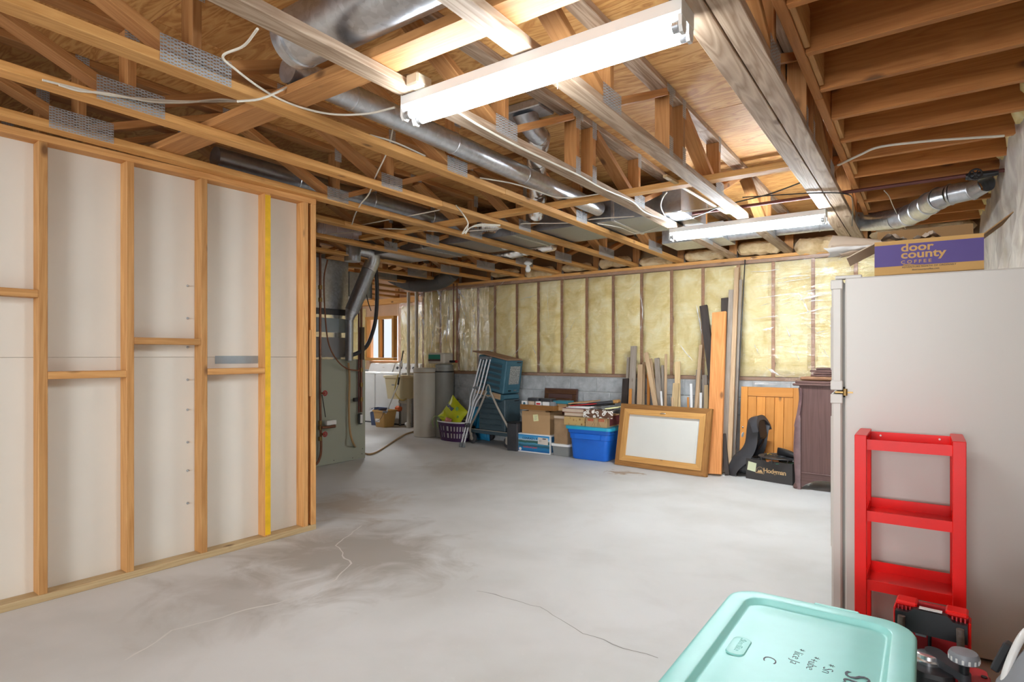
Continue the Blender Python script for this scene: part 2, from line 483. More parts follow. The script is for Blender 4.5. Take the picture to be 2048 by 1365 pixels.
for i, ys in enumerate([S_Y[0] - .83, S_Y[0] - .42] + S_Y):
    z1 = Z_T - .038
    s = lboard('stud', ys, .038, ys, z1, .089, .038, M_['stud'])
    if abs(ys - S_Y[3]) < 1e-6:                                         # its narrow front edge is painted yellow
        f = MB().box((0, 0, 0), (z1 - .06, .0016, .0375)).mesh('yellow_edge', M_['yellow_paint'], smooth=False, fix=False)
        link('yellow_edge', f, s, s.matrix_basis @ Matrix.Translation((0, .0452, 0)))
def block_(i, j, pxy):
    a, b = ([S_Y[0] - .42] + S_Y)[i], ([S_Y[0] - .42] + S_Y)[j]
    ym = (a + b) / 2; d = ray(*pxy); tt = (-3.63 - .9 * K) / (d.x - K * d.y); z = CAM_H + d.z * tt
    board('blocking', lw(a + .019, z, .0445), lw(b - .019, z, .0445), .089, .038, M_['stud'], wl, wn)
block_(0, 1, (40, 585)); block_(1, 2, (170, 750)); block_(2, 3, (335, 683)); block_(3, 4, (470, 743))
# short pieces scabbed on between the two end studs
board('blocking', lw(S_Y[4] + .045, .95, .03), lw(S_Y[4] + .045, 1.42, .03), .06, .03, M_['stud'], wl, wn)
for z0, z1 in ((.012, 1.2275), (1.2295, Z_T)):                          # two courses of drywall sheets, the joint open
    for ya, yb in ((Y0, -.25), (-.248, Y1)):
        p0, p1 = lw(ya, (z0 + z1) / 2, .0955), lw(yb, (z0 + z1) / 2, .0955)
        me = MB().box((0, 0, 0), ((p1 - p0).length - .001, .0125, z1 - z0), ch=.001).mesh('drywall_sheet', M_['drywall'], smooth=False, fix=False)
        link('drywall_sheet', me, wl, frame(p0, p1, wn))
scr = MB().lathe([(.008, 0), (.0075, .003), (.003, .004), (.0015, .022), (0, .025)], 8).mesh('screw', M_['plate'])
for y in (572, 637, 695, 760, 820, 885, 942, 1007):
    d = ray(375, y); tt = (-3.72 - .9 * K) / (d.x - K * d.y); p = CP + d * tt
    link('screw', scr, wl, Matrix.Translation(p) @ Matrix.Rotation(rad(90), 4, 'Y'))
d = ray(474, 720); tt = (-3.718 - .9 * K) / (d.x - K * d.y); p = CP + d * tt
me = MB().grid(8, 2, lambda u, v: ((u - .5) * .285, .001 + .002 * nrm(u * 8, v * 3, 1), (v - .5) * .05)).mesh('duct_tape', M_['tape'], fix=False)
link('duct_tape', me, wl, Matrix.Translation(p) @ frame((0, 0, 0), wdir, wn).to_3x3().to_4x4())

# ---- insulated wall builder (block base, studs, batts, plates, film)
def batt_mesh(w, h, seed, deep=.05):
    def fn(u, v):
        ed = min(u, 1 - u) * w; ev = min(v, 1 - v) * h
        e = min(1, ed / .05) * min(1, ev / .06)
        bul = deep * (e ** .6) * (.72 + .5 * nrm(u * 1.7 + seed, v * 4.5, seed)) + .010 * nrm(u * 7, v * 22 + seed, 4.0)
        jag = .012 * nrm(v * 14, seed, 2.0) * (1 if u < .5 else -1) * (1 if min(u, 1 - u) < .02 else 0)
        return ((u - .5) * w + jag, -bul, (v - .5) * h)
    return MB().grid(10, 26, fn).mesh('insulation_batt', M_['fibre'], fix=False)

wb = thing('wall_back', (0, Y_B, 0), kind='structure')
X_L, X_R = -6.76, .47
ZB = .96
MB().box(((X_L + X_R) / 2, .30, Z_TOP / 2), (X_R - X_L, .08, Z_TOP)).build('sheathing', M_['sheathing'], wb, smooth=False)
MB().box(((X_L + X_R) / 2, .105, ZB / 2), (X_R - X_L, .185, ZB)).build('mortar_bed', M_['mortar'], wb, smooth=False)
bl = MB().box((0, 0, 0), (.381, .19, .19), ch=.005).mesh('concrete_block', M_['block'], smooth=False, fix=False)
for c in range(5):
    zc = ZB - .1 - .2 * c
    x = -3.913 + .195 * (c % 2) - .39 * 7
    if c % 2 == 0 and zc > 0: link('concrete_block', bl, wb, Matrix.Translation((X_L + .07, .0975, zc)) @ Matrix.Diagonal((.34, 1, 1, 1)))
    while x < X_R:
        if zc > 0: link('concrete_block', bl, wb, Matrix.Translation((x + .195, .0975 + random.uniform(-.0015, .0015), zc)))
        x += .39
board('sill_plate', (X_L, .07, ZB + .019), (X_R, .07, ZB + .019), .14, .038, M_['sill'], wb, (0, 1, 0))
for k in range(2):
    board('top_plate', (X_L, .07, Z_T - .019 - .038 * k), (X_R, .07, Z_T - .019 - .038 * k), .14, .037, M_['sill' if k else 'truss'], wb, (0, 1, 0))
ST = [-6.73, -6.35, -5.97, -5.585, -5.199, -4.805, -4.44, -4.061, -3.679, -3.296, -2.908, -2.523, -2.143, -1.741, -1.371, -.975, -.58, -.18, .22, .45]
zs0, zs1 = ZB + .038, Z_T - .076
for i, x in enumerate(ST):
    rc = .09 if x < -5.3 else 0
    board('stud', (x, .075 + rc, zs0), (x, .075 + rc, zs1), .09, .036, M_['wallstud'], wb, (0, 1, 0))
for i, (a, b) in enumerate(zip(ST, ST[1:])):
    w = b - a - .03
    link('insulation_batt', batt_mesh(w, zs1 - zs0 - .01, i * 3.7, .06 if a > -5.3 else .055), wb, Matrix.Translation(((a + b) / 2, .045 if a > -5.3 else .13, (zs0 + zs1) / 2)))
def film_sheet(name, x0, x1, z0, z1, m, seed, amp=.008, drape=0.0, nx=60, nz=40, off=-.035):
    def fn(u, v):
        x = x0 + (x1 - x0) * u; z = z0 + (z1 - z0) * v
        k = amp * nrm(x * 2.2 + z * 2.6, z * 1.3, seed) + amp * .8 * abs(nrm(x * 5 - z * 5, z * 2 + seed, 7))
        if drape: k += drape * (abs(math.sin(x * 15 + 1.6 * nrm(x * 2, z * .8, seed) * 3)) ** 3) * (.35 + .65 * (1 - abs(v - .45))) + drape * .7 * abs(nrm(x * 7 + z * 2.4, z * .9, seed + 5))
        return (x, off - k, z)
    return MB().grid(nx, nz, fn).build(name, m, wb, fix=False)
film_sheet('vapour_film', -5.35, -1.55, ZB - .02, Z_T - .03, M_['film'], 1.0, .010)
film_sheet('vapour_film', -1.55, .44, ZB - .04, Z_T - .05, M_['film_streak'], 3.0, .010, nx=80)
film_sheet('vapour_film', -6.74, -5.30, ZB + .05, Z_T - .02, M_['film_creased'], 5.0, .012, .05, 90, 40, .045)
# film folds with their glints painted in: milky, glossy ribbons lying on the sheet
m_fold_glint = bpy.data.materials.new('doubled_film_glint'); m_fold_glint.use_nodes = True; _t = m_fold_glint.node_tree; _t.nodes.clear()
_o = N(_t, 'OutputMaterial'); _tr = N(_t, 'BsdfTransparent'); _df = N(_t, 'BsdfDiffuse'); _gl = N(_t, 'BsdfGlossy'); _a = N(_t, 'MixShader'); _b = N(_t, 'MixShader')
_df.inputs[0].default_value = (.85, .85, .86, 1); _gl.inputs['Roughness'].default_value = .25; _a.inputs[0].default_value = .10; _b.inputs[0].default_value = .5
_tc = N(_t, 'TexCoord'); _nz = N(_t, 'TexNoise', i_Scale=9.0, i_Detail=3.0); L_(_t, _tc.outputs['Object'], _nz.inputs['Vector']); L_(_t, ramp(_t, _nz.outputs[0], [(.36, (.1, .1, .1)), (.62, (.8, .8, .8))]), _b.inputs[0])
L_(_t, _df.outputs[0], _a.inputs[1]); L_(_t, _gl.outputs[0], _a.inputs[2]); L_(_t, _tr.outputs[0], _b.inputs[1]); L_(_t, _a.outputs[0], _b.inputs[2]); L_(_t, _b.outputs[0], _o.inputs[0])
def fold_glint(p0, p1, w, sag=0.0, y=6.893, n=14):
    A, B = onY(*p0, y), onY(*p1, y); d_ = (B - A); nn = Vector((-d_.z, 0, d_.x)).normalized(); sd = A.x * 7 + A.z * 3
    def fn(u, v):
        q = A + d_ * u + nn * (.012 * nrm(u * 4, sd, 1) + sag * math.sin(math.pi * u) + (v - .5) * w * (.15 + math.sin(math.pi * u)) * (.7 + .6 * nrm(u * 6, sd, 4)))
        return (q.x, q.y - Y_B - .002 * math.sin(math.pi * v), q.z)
    MB().grid(n, 3, fn).build('film_fold_glint', m_fold_glint, wb, fix=False)
FOLD_GLINTS = [((1505, 575), (1662, 548), .012), ((1510, 597), (1655, 577), .014), ((1520, 612), (1600, 590), .012), ((1560, 610), (1662, 585), .02), ((1540, 560), (1625, 548), .016), ((1590, 632), (1662, 612), .014),
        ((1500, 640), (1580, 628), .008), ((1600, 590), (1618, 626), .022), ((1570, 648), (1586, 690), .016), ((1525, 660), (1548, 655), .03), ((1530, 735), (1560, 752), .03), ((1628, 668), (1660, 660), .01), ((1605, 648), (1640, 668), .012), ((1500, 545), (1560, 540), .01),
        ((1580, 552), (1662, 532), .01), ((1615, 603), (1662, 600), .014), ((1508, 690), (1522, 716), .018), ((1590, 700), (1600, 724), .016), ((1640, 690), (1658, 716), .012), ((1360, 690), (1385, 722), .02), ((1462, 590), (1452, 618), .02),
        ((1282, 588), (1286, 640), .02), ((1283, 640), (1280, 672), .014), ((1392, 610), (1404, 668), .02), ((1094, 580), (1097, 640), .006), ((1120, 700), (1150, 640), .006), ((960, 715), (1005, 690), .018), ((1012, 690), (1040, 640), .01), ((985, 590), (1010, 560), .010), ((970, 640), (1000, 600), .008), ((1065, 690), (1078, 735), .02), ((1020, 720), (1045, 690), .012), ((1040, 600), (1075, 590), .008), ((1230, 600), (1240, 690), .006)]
for p0_, p1_, w_f in FOLD_GLINTS: fold_glint(p0_, p1_, w_f)
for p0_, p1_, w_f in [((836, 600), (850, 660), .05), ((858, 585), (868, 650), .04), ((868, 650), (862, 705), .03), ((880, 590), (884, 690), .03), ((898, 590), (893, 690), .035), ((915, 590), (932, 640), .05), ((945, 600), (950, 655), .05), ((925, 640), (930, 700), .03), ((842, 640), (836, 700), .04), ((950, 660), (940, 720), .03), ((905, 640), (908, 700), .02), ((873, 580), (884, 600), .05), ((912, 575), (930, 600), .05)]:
    fold_glint(p0_, p1_, w_f, y=6.925)
# loose tail of film hanging off the sill on the right, and a lath along the sill
MB().grid(8, 10, lambda u, v: (-1.02 + .34 * u * (1 - .25 * v) + .12 * v, -.05 - .03 * math.sin(u * 9 + v * 3) - .04 * v, 1.14 - .24 * v)).build('film_flap', M_['film_streak'], wb, fix=False)
# rolls of glass wool stuffed between the truss ends
def wool_roll(x0, x1, zc, h, dep, seed):
    def fn(u, v):
        a = v * 2 * math.pi; k = 1 + .28 * nrm(u * 6 + seed, math.cos(a) * 1.4, math.sin(a) * 1.4 + seed) + .12 * nrm(u * 22, math.cos(a) * 4, seed + math.sin(a) * 4)
        e = min(1, min(u, 1 - u) * 8) ** .5 if 0 < u < 1 else .05
        return (x0 + (x1 - x0) * u, math.cos(a) * dep * k * e, zc + math.sin(a) * h * .5 * k * e)
    o = MB().grid(26, 18, fn).build('wool_roll', M_['fibre_tan'], wb, fix=False)
    o.location = (0, .02, 0)
TX = [-10.2, -9.6, -9.0, -8.35, -7.75, -7.15, -6.53, -5.92, -5.31, -4.70, -4.10, -3.545, -2.985, -2.41, -1.80, -1.21, -.615, -.52]
for i, (a, b) in enumerate(zip(TX, TX[1:])):
    if a > -5.5 and b - a > .2:
        wool_roll(a + .05, b - .05, Z_T + .05 + .02 * (i % 3), .10 + .03 * (i % 2) + (.05 if a > -1.9 else 0), .07, i * 5.1)
wool_roll(-.46, .4, Z_T + .10, .16, .08, 77)

# ---- laundry corner: far wall with the window, jog, outer walls
Y_W = 8.1
WX0, WX1, WZ0, WZ1 = -9.26, -8.44, 1.14, 2.02
ww = thing('wall_laundry', (0, Y_W, 0), kind='structure')
m_panel = plain('film_over_plywood', (.62, .42, .27), .35, var=.12, scale=3)
for (x0, x1, z0, z1) in ((-11.5, WX0, ZB, Z_TOP), (WX1, -6.7, ZB, Z_TOP), (WX0, WX1, WZ1, Z_TOP), (WX0, WX1, ZB, WZ0)):
    MB().box(((x0 + x1) / 2, .12, (z0 + z1) / 2), (x1 - x0, .1, z1 - z0)).build('wall_panel', m_panel, ww, smooth=False)
for x0, x1 in ((-9.95, -9.36), (-8.34, -7.98), (-7.95, -7.55), (-7.52, -7.16), (-7.13, -6.8)):
    link('insulation_batt', batt_mesh(x1 - x0, 1.2, x0, .07), ww, Matrix.Translation(((x0 + x1) / 2, .06, 1.6)))
MB().box((-9.1, .12, ZB / 2), (4.8, .185, ZB)).build('mortar_bed', M_['mortar'], ww, smooth=False)
for c in range(5):
    zc = ZB - .1 - .2 * c; x = -11.3 + .195 * (c % 2)
    while x < -6.9:
        link('concrete_block', bl, ww, Matrix.Translation((x + .195, .118, zc))); x += .39
MB().grid(40, 20, lambda u, v: (-8.36 + 1.58 * u, -.03 - .05 * abs(math.sin(u * 14 + 2 * nrm(u * 3, v * 2, 3))) ** 2, 1.0 + 1.3 * v)).build('vapour_film', M_['film_creased'], ww, fix=False)
MB().box((-9.2, 0, 2.3), (4.4, .16, .10)).build('top_plate', M_['truss'], ww, smooth=False)
win = thing('window_1', ((WX0 + WX1) / 2, Y_W, (WZ0 + WZ1) / 2), kind='structure')
w_, h_ = WX1 - WX0, WZ1 - WZ0
M_['oak'] = wood('oak_window_trim', (.58, .31, .09), (.42, .19, .045), axis=0)
fo = thing  # frame members
for nm, p0, p1 in (('head', (-w_ / 2, 0, h_ / 2 - .03), (w_ / 2, 0, h_ / 2 - .03)), ('sill', (-w_ / 2, 0, -h_ / 2 + .03), (w_ / 2, 0, -h_ / 2 + .03)),
                   ('jamb', (-w_ / 2 + .03, 0, -h_ / 2 + .06), (-w_ / 2 + .03, 0, h_ / 2 - .06)), ('jamb', (w_ / 2 - .03, 0, -h_ / 2 + .06), (w_ / 2 - .03, 0, h_ / 2 - .06)),
                   ('meeting_stile', (-.02, .02, -h_ / 2 + .06), (-.02, .02, h_ / 2 - .06))):
    board(nm, p0, p1, .1, .055, M_['oak'], win, (0, 1, 0))
m_gl, t_, b_ = nt('window_glass'); t_.nodes.clear()
_o = N(t_, 'OutputMaterial'); _a = N(t_, 'BsdfTransparent'); _g = N(t_, 'BsdfGlossy'); _g.inputs['Roughness'].default_value = .02; _x = N(t_, 'MixShader'); _x.inputs[0].default_value = .07
L_(t_, _a.outputs[0], _x.inputs[1]); L_(t_, _g.outputs[0], _x.inputs[2]); L_(t_, _x.outputs[0], _o.inputs[0])
for xa, xb in ((-w_ / 2 + .055, -.045), (.005, w_ / 2 - .055)):
    MB().box(((xa + xb) / 2, .03, 0), (xb - xa, .006, h_ - .11)).build('pane', m_gl, win, smooth=False)
MB().box((.02, .045, 0), (.02, .02, h_ - .12)).build('dark_gasket', M_['black_plastic'], win, smooth=False)
m_outer = plain('plain_wallboard', (.50, .44, .36), .9)
def shell(name, c, d):
    return tag(MB().box(c, d).build(name, m_outer, smooth=False), kind='structure')
shell('wall_jog', (-6.69, 7.62, Z_TOP / 2), (.1, .92, Z_TOP))
shell('wall_far_left', (-11.5, 3.3, Z_TOP / 2), (.1, 10.5, Z_TOP))
shell('wall_front_left', (-7.6, -1.65, Z_TOP / 2), (7.9, .1, Z_TOP))

# ---- right-hand wall behind the fridge: batts under crumpled film
def milky(name, lo, hi, sc):
    m = bpy.data.materials.new(name); m.use_nodes = True; t = m.node_tree; t.nodes.clear()
    o = N(t, 'OutputMaterial'); tr = N(t, 'BsdfTransparent'); df = N(t, 'BsdfDiffuse'); gl = N(t, 'BsdfGlossy'); a = N(t, 'MixShader'); b = N(t, 'MixShader')
    df.inputs[0].default_value = (.62, .57, .53, 1); gl.inputs['Roughness'].default_value = .25; a.inputs[0].default_value = .12
    tc = N(t, 'TexCoord'); nz = N(t, 'TexNoise', i_Scale=sc, i_Detail=6.0, i_Distortion=1.5); L_(t, tc.outputs['Object'], nz.inputs['Vector'])
    L_(t, ramp(t, nz.outputs[0], [(.35, (lo,) * 3), (.65, (hi,) * 3)]), b.inputs[0])
    bp = N(t, 'Bump', i_Strength=.8, i_Distance=.03); L_(t, nz.outputs[0], bp.inputs['Height']); L_(t, bp.outputs[0], gl.inputs['Normal']); L_(t, bp.outputs[0], df.inputs['Normal'])
    L_(t, df.outputs[0], a.inputs[1]); L_(t, gl.outputs[0], a.inputs[2]); L_(t, tr.outputs[0], b.inputs[1]); L_(t, a.outputs[0], b.inputs[2]); L_(t, b.outputs[0], o.inputs[0])
    return m
wr = thing('wall_right', (.47, 0, 0), kind='structure')
MB().box((.12, 2.3, Z_TOP / 2), (.1, 9.4, Z_TOP)).build('sheathing', M_['sheathing'], wr, smooth=False)
y = 2.0; i = 0
while y < 6.9:
    board('stud', (.03, y, .0), (.03, y, 2.75), .08, .036, M_['wallstud'], wr, (1, 0, 0))
    link('insulation_batt', batt_mesh(.37, 2.65, 40 + i, .05), wr, Matrix.Translation((.03, y + .2, 1.38)) @ Matrix.Rotation(rad(-90), 4, 'Z'))
    y += .406; i += 1
MB().grid(60, 40, lambda u, v: (-.035 - .05 * abs(nrm(u * 9 + v * 4, v * 5, 2)) - .02 * abs(nrm(u * 30, v * 14, 8)), 1.9 + 5.0 * u, .3 + 2.22 * v + .1 * nrm(u * 16, 0, 0))).build('vapour_film', milky('milky_crumpled_film', .5, .93, 2.5), wr, fix=False)
for k in range(10):
    yy = 2.66 + .406 * k
    def fn(u, v, k=k):
        a = v * 2 * math.pi; n_ = 1 + .4 * nrm(u * 4 + k * 3, math.cos(a) * 2, math.sin(a) * 2)
        e = min(1, min(u, 1 - u) * 6) ** .5 if 0 < u < 1 else .05
        return (-.02 + math.cos(a) * .07 * n_ * e, yy + .03 + .34 * u, 2.60 + math.sin(a) * .13 * n_ * e)
    MB().grid(14, 14, fn).build('wool_roll', M_['fibre'], wr, fix=False)

# ================================================================== FLOOR TRUSSES, JOISTS, STRONGBACKS
CHW, CHT = .089, .038
def plate_mesh(L, H):
    """toothed connector plate: thin steel with rows of punched slots"""
    nx, nz = max(4, round(L / .0125)), max(3, round(H / .0125)); cw, chh = L / nx, H / nz
    b = MB()
    for i in range(nx):
        for k in range(nz):
            x, z = -L / 2 + i * cw, -H / 2 + k * chh
            sw, sh = cw * .74, chh * .36; sx = x + (cw - sw) / 2; sz = z + (chh - sh) / 2 + (chh * .12 if i % 2 else -chh * .12)
            o = [(x, z), (x + cw, z), (x + cw, z + chh), (x, z + chh)]; q = [(sx, sz), (sx + sw, sz), (sx + sw, sz + sh), (sx, sz + sh)]
            b.add([(.0012, a, c) for a, c in o] + [(.0012, a, c) for a, c in q], [(0, 1, 5, 4), (1, 2, 6, 5), (2, 3, 7, 6), (3, 0, 4, 7)])
    return b.mesh('connector_plate', M_['plate'], smooth=False, fix=False)
PL = {'wide': plate_mesh(.28, .105), 'mid': plate_mesh(.19, .09), 'end': plate_mesh(.385, .10), 'small': plate_mesh(.06, .11), 'low': plate_mesh(.13, .045)}
WEB_CACHE = {}
def truss(x, label, y1=7.03, kind='A', mc='truss', mw='web', y0=-1.5, plates=True, group=None):
    t = thing('floor_truss', (x, 0, Z_T), label, 'floor truss', group=group)
    H = Z_TOP - Z_T - .001
    def seg(name, ya, za, yb, zb, m):
        key = (name, round(math.hypot(yb - ya, zb - za), 4), m)
        if key not in WEB_CACHE:
            WEB_CACHE[key] = MB().box((0, 0, 0), (key[1], CHW, CHT), ch=.0025).mesh(name, M_[m], smooth=False, fix=False)
        return link(name, WEB_CACHE[key], t, frame((0, ya, za), (0, yb, zb), (1, 0, 0)))
    sp = 3.3 if kind == 'A' else 4.9                                   # chords are spliced from two lengths
    seg('bottom_chord', y0, CHT / 2, sp, CHT / 2, mc); seg('bottom_chord', sp + .0015, CHT / 2, y1, CHT / 2, mc)
    seg('top_chord', y0, H - CHT / 2, sp - 1, H - CHT / 2, mc if mc != 'truss' else mw); seg('top_chord', sp - 1 + .0015, H - CHT / 2, y1, H - CHT / 2, mc if mc != 'truss' else mw)
    lo, hi = CHT, H - CHT
    nodes = [(-.40, 'mid'), (1.2, 'wide'), (2.79, 'mid'), (4.40, 'mid'), (6.06, 'end')] if kind == 'A' else [(-.75, 'mid'), (.86, 'mid'), (2.46, 'mid'), (4.18, 'mid'), (5.85, 'end')]
    posts = [] if kind == 'A' else [3.22, 3.44]
    def pl(y, z, k, face=1):
        if plates: link('connector_plate', PL[k], t, Matrix.Translation((face * (CHW / 2 + .0006), y, z)))
    for i, (n, k) in enumerate(nodes):
        seg('web_post', n, lo, n, hi, mw)
        pl(n, .054 if k != 'end' else .055, k); pl(n, H - .05, 'small')
        for s in (-1, 1):
            m2 = None
            if 0 <= i + s < len(nodes): m2 = (n + nodes[i + s][0]) / 2
            else: m2 = n + s * .82
            if posts and i + s in range(len(nodes)) and {i, i + s} == {2, 3}: m2 = posts[0] if s > 0 else posts[1]
            if m2 > y1 - .05: m2 = y1 - .06
            seg('web_diagonal', n + s * .03, lo + .012, m2 - s * .045, hi - .012, mw)
            if s > 0: pl(m2, H - .03, 'low')
    for p in posts:
        seg('web_post', p, lo, p, hi, mw); pl(p, .06, 'small'); pl(p, H - .06, 'small')
    seg('web_post', y1 - .02, lo, y1 - .02, hi, mw); pl(y1 - .03, .05, 'small')
    return t
truss(-.52, 'right-hand truss of the grey doubled pair along the joist bay', 7.03, 'B', 'grey_truss')
truss(-.615, 'left-hand truss of the grey doubled pair, carrying the right ends of both lamps', 7.03, 'B', 'grey_truss')
truss(-1.21, 'grey weathered truss midway under both lamps, with no cable on it', 7.03, 'B', 'grey_truss')
truss(-1.80, 'grey weathered truss with white cable stapled along it, at the lamps\' left ends', 7.03, 'B', 'grey_truss')
truss(-2.41, 'yellow truss with the largest steel plate, next to the stud wall\'s upper left', 7.03, 'A')
truss(-2.985, 'yellow truss with a white twin cable slung across its steel plate', 7.03, 'A')
truss(-3.545, 'yellow truss bearing directly on top of the stud wall', 7.03, 'A')
truss(-4.10, 'truss first beyond the stud wall, over the copper pipes', 7.03, 'A')
truss(-4.70, 'truss second beyond the stud wall, in front of the flue tee', 7.03, 'A')
truss(-5.31, 'truss directly in front of the furnace plenum', 7.03, 'A')
truss(-5.92, 'truss running above the furnace cabinet', 7.03, 'A')
truss(-6.53, 'truss just past the furnace, behind the black hanging duct', 7.03, 'A')
for i, x in enumerate((-7.15, -7.75, -8.35, -9.0, -9.6)):
    truss(x, ('nearest', 'second nearest', 'middle', 'second farthest', 'farthest')[i] + ' of the five trusses over the laundry corner, seen past the flue', 8.08, 'A', plates=False, group='trusses over the laundry corner')

# joist bay at the upper right
ZJ = 2.473
names = ['joist crossing the very top right corner', 'second joist back from the top right corner', 'third joist back from the top right corner',
         'fourth joist back, with dark knots, just before the loose cable', 'joist behind the loose white cable', 'joist just in front of the red pipe',
         'joist just above the red pipe\'s valve', 'joist behind the red pipe', 'joist over the round duct elbow', 'joist beyond the duct elbow', 'joist third from the back wall', 'joist second from the back wall', 'joist last before the back wall']
for k in range(-3, 13):
    y = 1.85 + .4065 * (k)
    yj = 2.66 + .4065 * (k - 2)
    if yj > 6.9: continue
    nm = names[k] if 0 <= k < len(names) else 'joist outside the top right corner'
    j = board('floor_joist', (-.40, yj + .019, (ZJ + Z_TOP) / 2 - .001), (.50, yj + .019, (ZJ + Z_TOP) / 2 - .001), Z_TOP - ZJ - .003, .038, M_['joist'], None, (0, 0, 1))
    if k < 0: bpy.data.objects.remove(j); continue
    tag(j, 'orange brown ' + nm, 'floor joist')
rb = thing('rim_board', (-.42, 0, 0), 'long brown rim board closing the joist ends beside the doubled trusses', 'rim board')
board('rim_length', (0, -1.5, (ZJ + Z_TOP) / 2), (0, 3.18, (ZJ + Z_TOP) / 2), Z_TOP - ZJ - .002, .038, M_['joist'], rb, (0, 0, 1))
board('rim_length', (0, 3.183, (ZJ + Z_TOP) / 2), (0, 6.93, (ZJ + Z_TOP) / 2), Z_TOP - ZJ - .002, .038, M_['joist'], rb, (0, 0, 1))
for k in range(-2, 10):                                                  # packing pieces between the joists
    yj = 2.66 + .4065 * (k - 2) + .019
    if k % 4 == 3: continue
    board('packing_block', (-.0 + .03, yj + .03, 2.56), (.03, yj + .37, 2.56), .15, .022, M_['stud'], rb, (0, 0, 1))
z_s = Z_T + .038 + .020
tag(board('strongback', (-4.6, 3.96, z_s), (-.67, 3.96, z_s), .089, .038, M_['truss'], None, (0, 1, 0)), 'long two-by-four strongback laid across the truss chords, mid-ceiling', 'lumber')
tag(board('strongback', (-3.9, 1.625, z_s), (-.67, 1.625, z_s), .14, .038, M_['web'], None, (0, 1, 0)), 'wide brown plank laid across the truss chords beside the large round duct', 'lumber')
tag(board('lath', onZ(1330, 352, 2.392 + .02), onZ(1465, 432, 2.412), .03, .02, M_['treated'], None, (1, 0, 0)), 'thin pale lath lying on the trusses above the far lamp', 'lumber')

# ================================================================== DUCTS
def seams(b, p0, p1, r, every=.6, start=.3):
    p0, p1 = Vector(p0), Vector(p1); L = (p1 - p0).length; d = (p1 - p0) / L; s = start
    while s < L - .05:
        c = p0 + d * s; b.tube([c - d * .006, c - d * .003, c + d * .003, c + d * .006], [r, r + .0035, r + .0035, r], 28, False); s += every
t = thing('round_duct', (-1.4, 1.475, 2.535), 'large shiny galvanised round duct at the top, ending above the grey truss', 'duct')
MB().tube([(-.66, 0, 0), (.74, 0, 0)], .112, 40).build('pipe', M_['galv'], t)
b = MB(); b.tube([(-.74, 0, 0), (-.735, 0, 0), (-.67, 0, 0), (-.66, 0, 0)], [.1, .108, .108, .112], 40); b.tube([(-.70, 0, 0), (-.695, 0, 0), (-.685, 0, 0), (-.68, 0, 0)], [.108, .113, .113, .108], 40, False)
b.build('end_collar', M_['galv'], t)
t = thing('round_duct', (-2.285, 3.4, 2.495), 'slim galvanised round duct running the length of the ceiling past the near lamp', 'duct')
MB().tube([(0, -1.85, 0), (0, 1.15, 0)], .0615, 32).build('pipe', M_['galv'], t)
b = MB(); b.build('seam_', M_['galv'], t) if 0 else [MB().tube([(0, y_ - .006, 0), (0, y_ - .003, 0), (0, y_ + .003, 0), (0, y_ + .006, 0)], [.0615, .065, .065, .0615], 28, False).build('seam', M_['galv'], t) for y_ in (-1.5, -.75, 0, .75)]
t = thing('round_duct', (-3.72, 3.3, 2.51), 'dull round duct in the shadow above the stud wall', 'duct')
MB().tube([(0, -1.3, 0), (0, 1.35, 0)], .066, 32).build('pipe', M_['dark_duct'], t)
b = MB(); [MB().tube([(0, y_ - .006, 0), (0, y_ - .003, 0), (0, y_ + .003, 0), (0, y_ + .006, 0)], [.066, .0695, .0695, .066], 28, False).build('seam', M_['galv'], t) for y_ in (-.7, 0, .7)]
t = thing('flat_duct', (-3.55, 4.98, 2.51), 'flat rectangular grey supply trunk crossing above the trusses near the back', 'duct')
xs = [-2.0, -.9, .3, 1.35, 1.95]
for a, c in zip(xs, xs[1:]):
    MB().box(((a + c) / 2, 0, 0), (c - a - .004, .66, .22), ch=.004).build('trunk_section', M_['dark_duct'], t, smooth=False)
for a in xs[1:-1]:
    MB().box((a, 0, 0), (.03, .675, .235), ch=.003).build('drive_cleat', M_['galv'], t, smooth=False)
t = thing('takeoff_duct', (-1.9, 6.12, 2.475), 'galvanised takeoff box and round duct behind the far lamp, passing through the doubled trusses', 'duct')
MB().box((-.02, 0, 0), (.62, .46, .165), ch=.004).build('takeoff_box', M_['galv'], t, smooth=False)
to_ = Vector((-1.9, 6.12, 2.475))
cen = [onZ(1792, 438, 2.385), onZ(1818, 431, 2.385), onZ(1840, 420, 2.385), onZ(1860, 407, 2.385), onZ(1878, 397, 2.385), onZ(1902, 389, 2.387), onZ(1946, 380, 2.39)]
cen = [c - to_ for c in cen]
MB().tube(spline([(.28, 0, 0), (.9, 0, 0), (1.25, 0, -.005), (1.5, -.03, -.05), cen[0]], 6), .081, 36).build('pipe', M_['galv'], t)
[MB().tube([(x_ - .006, 0, 0), (x_ - .003, 0, 0), (x_ + .003, 0, 0), (x_ + .006, 0, 0)], [.0815, .085, .085, .0815], 28, False).build('seam', M_['galv'], t) for x_ in (.62, 1.1)]
cen.append(Vector((.34, 5.08, 2.40)) - to_)
er = [.083, .083, .083, .082, .078, .072, .066, .058]
for i, (p, q) in enumerate(zip(cen, cen[1:])):                            # adjustable elbow of turned gores
    MB().tube([p, q], [er[i], er[i + 1]], 32, False).build('elbow_gore', M_['galv'], t)
for i in range(1, len(cen) - 1):
    d_ = (cen[i + 1] - cen[i - 1]).normalized(); MB().tube([cen[i] - d_ * .008, cen[i], cen[i] + d_ * .008], [er[i] + .001, er[i] + .006, er[i] + .001], 32, False).build('elbow_bead', M_['galv'], t)

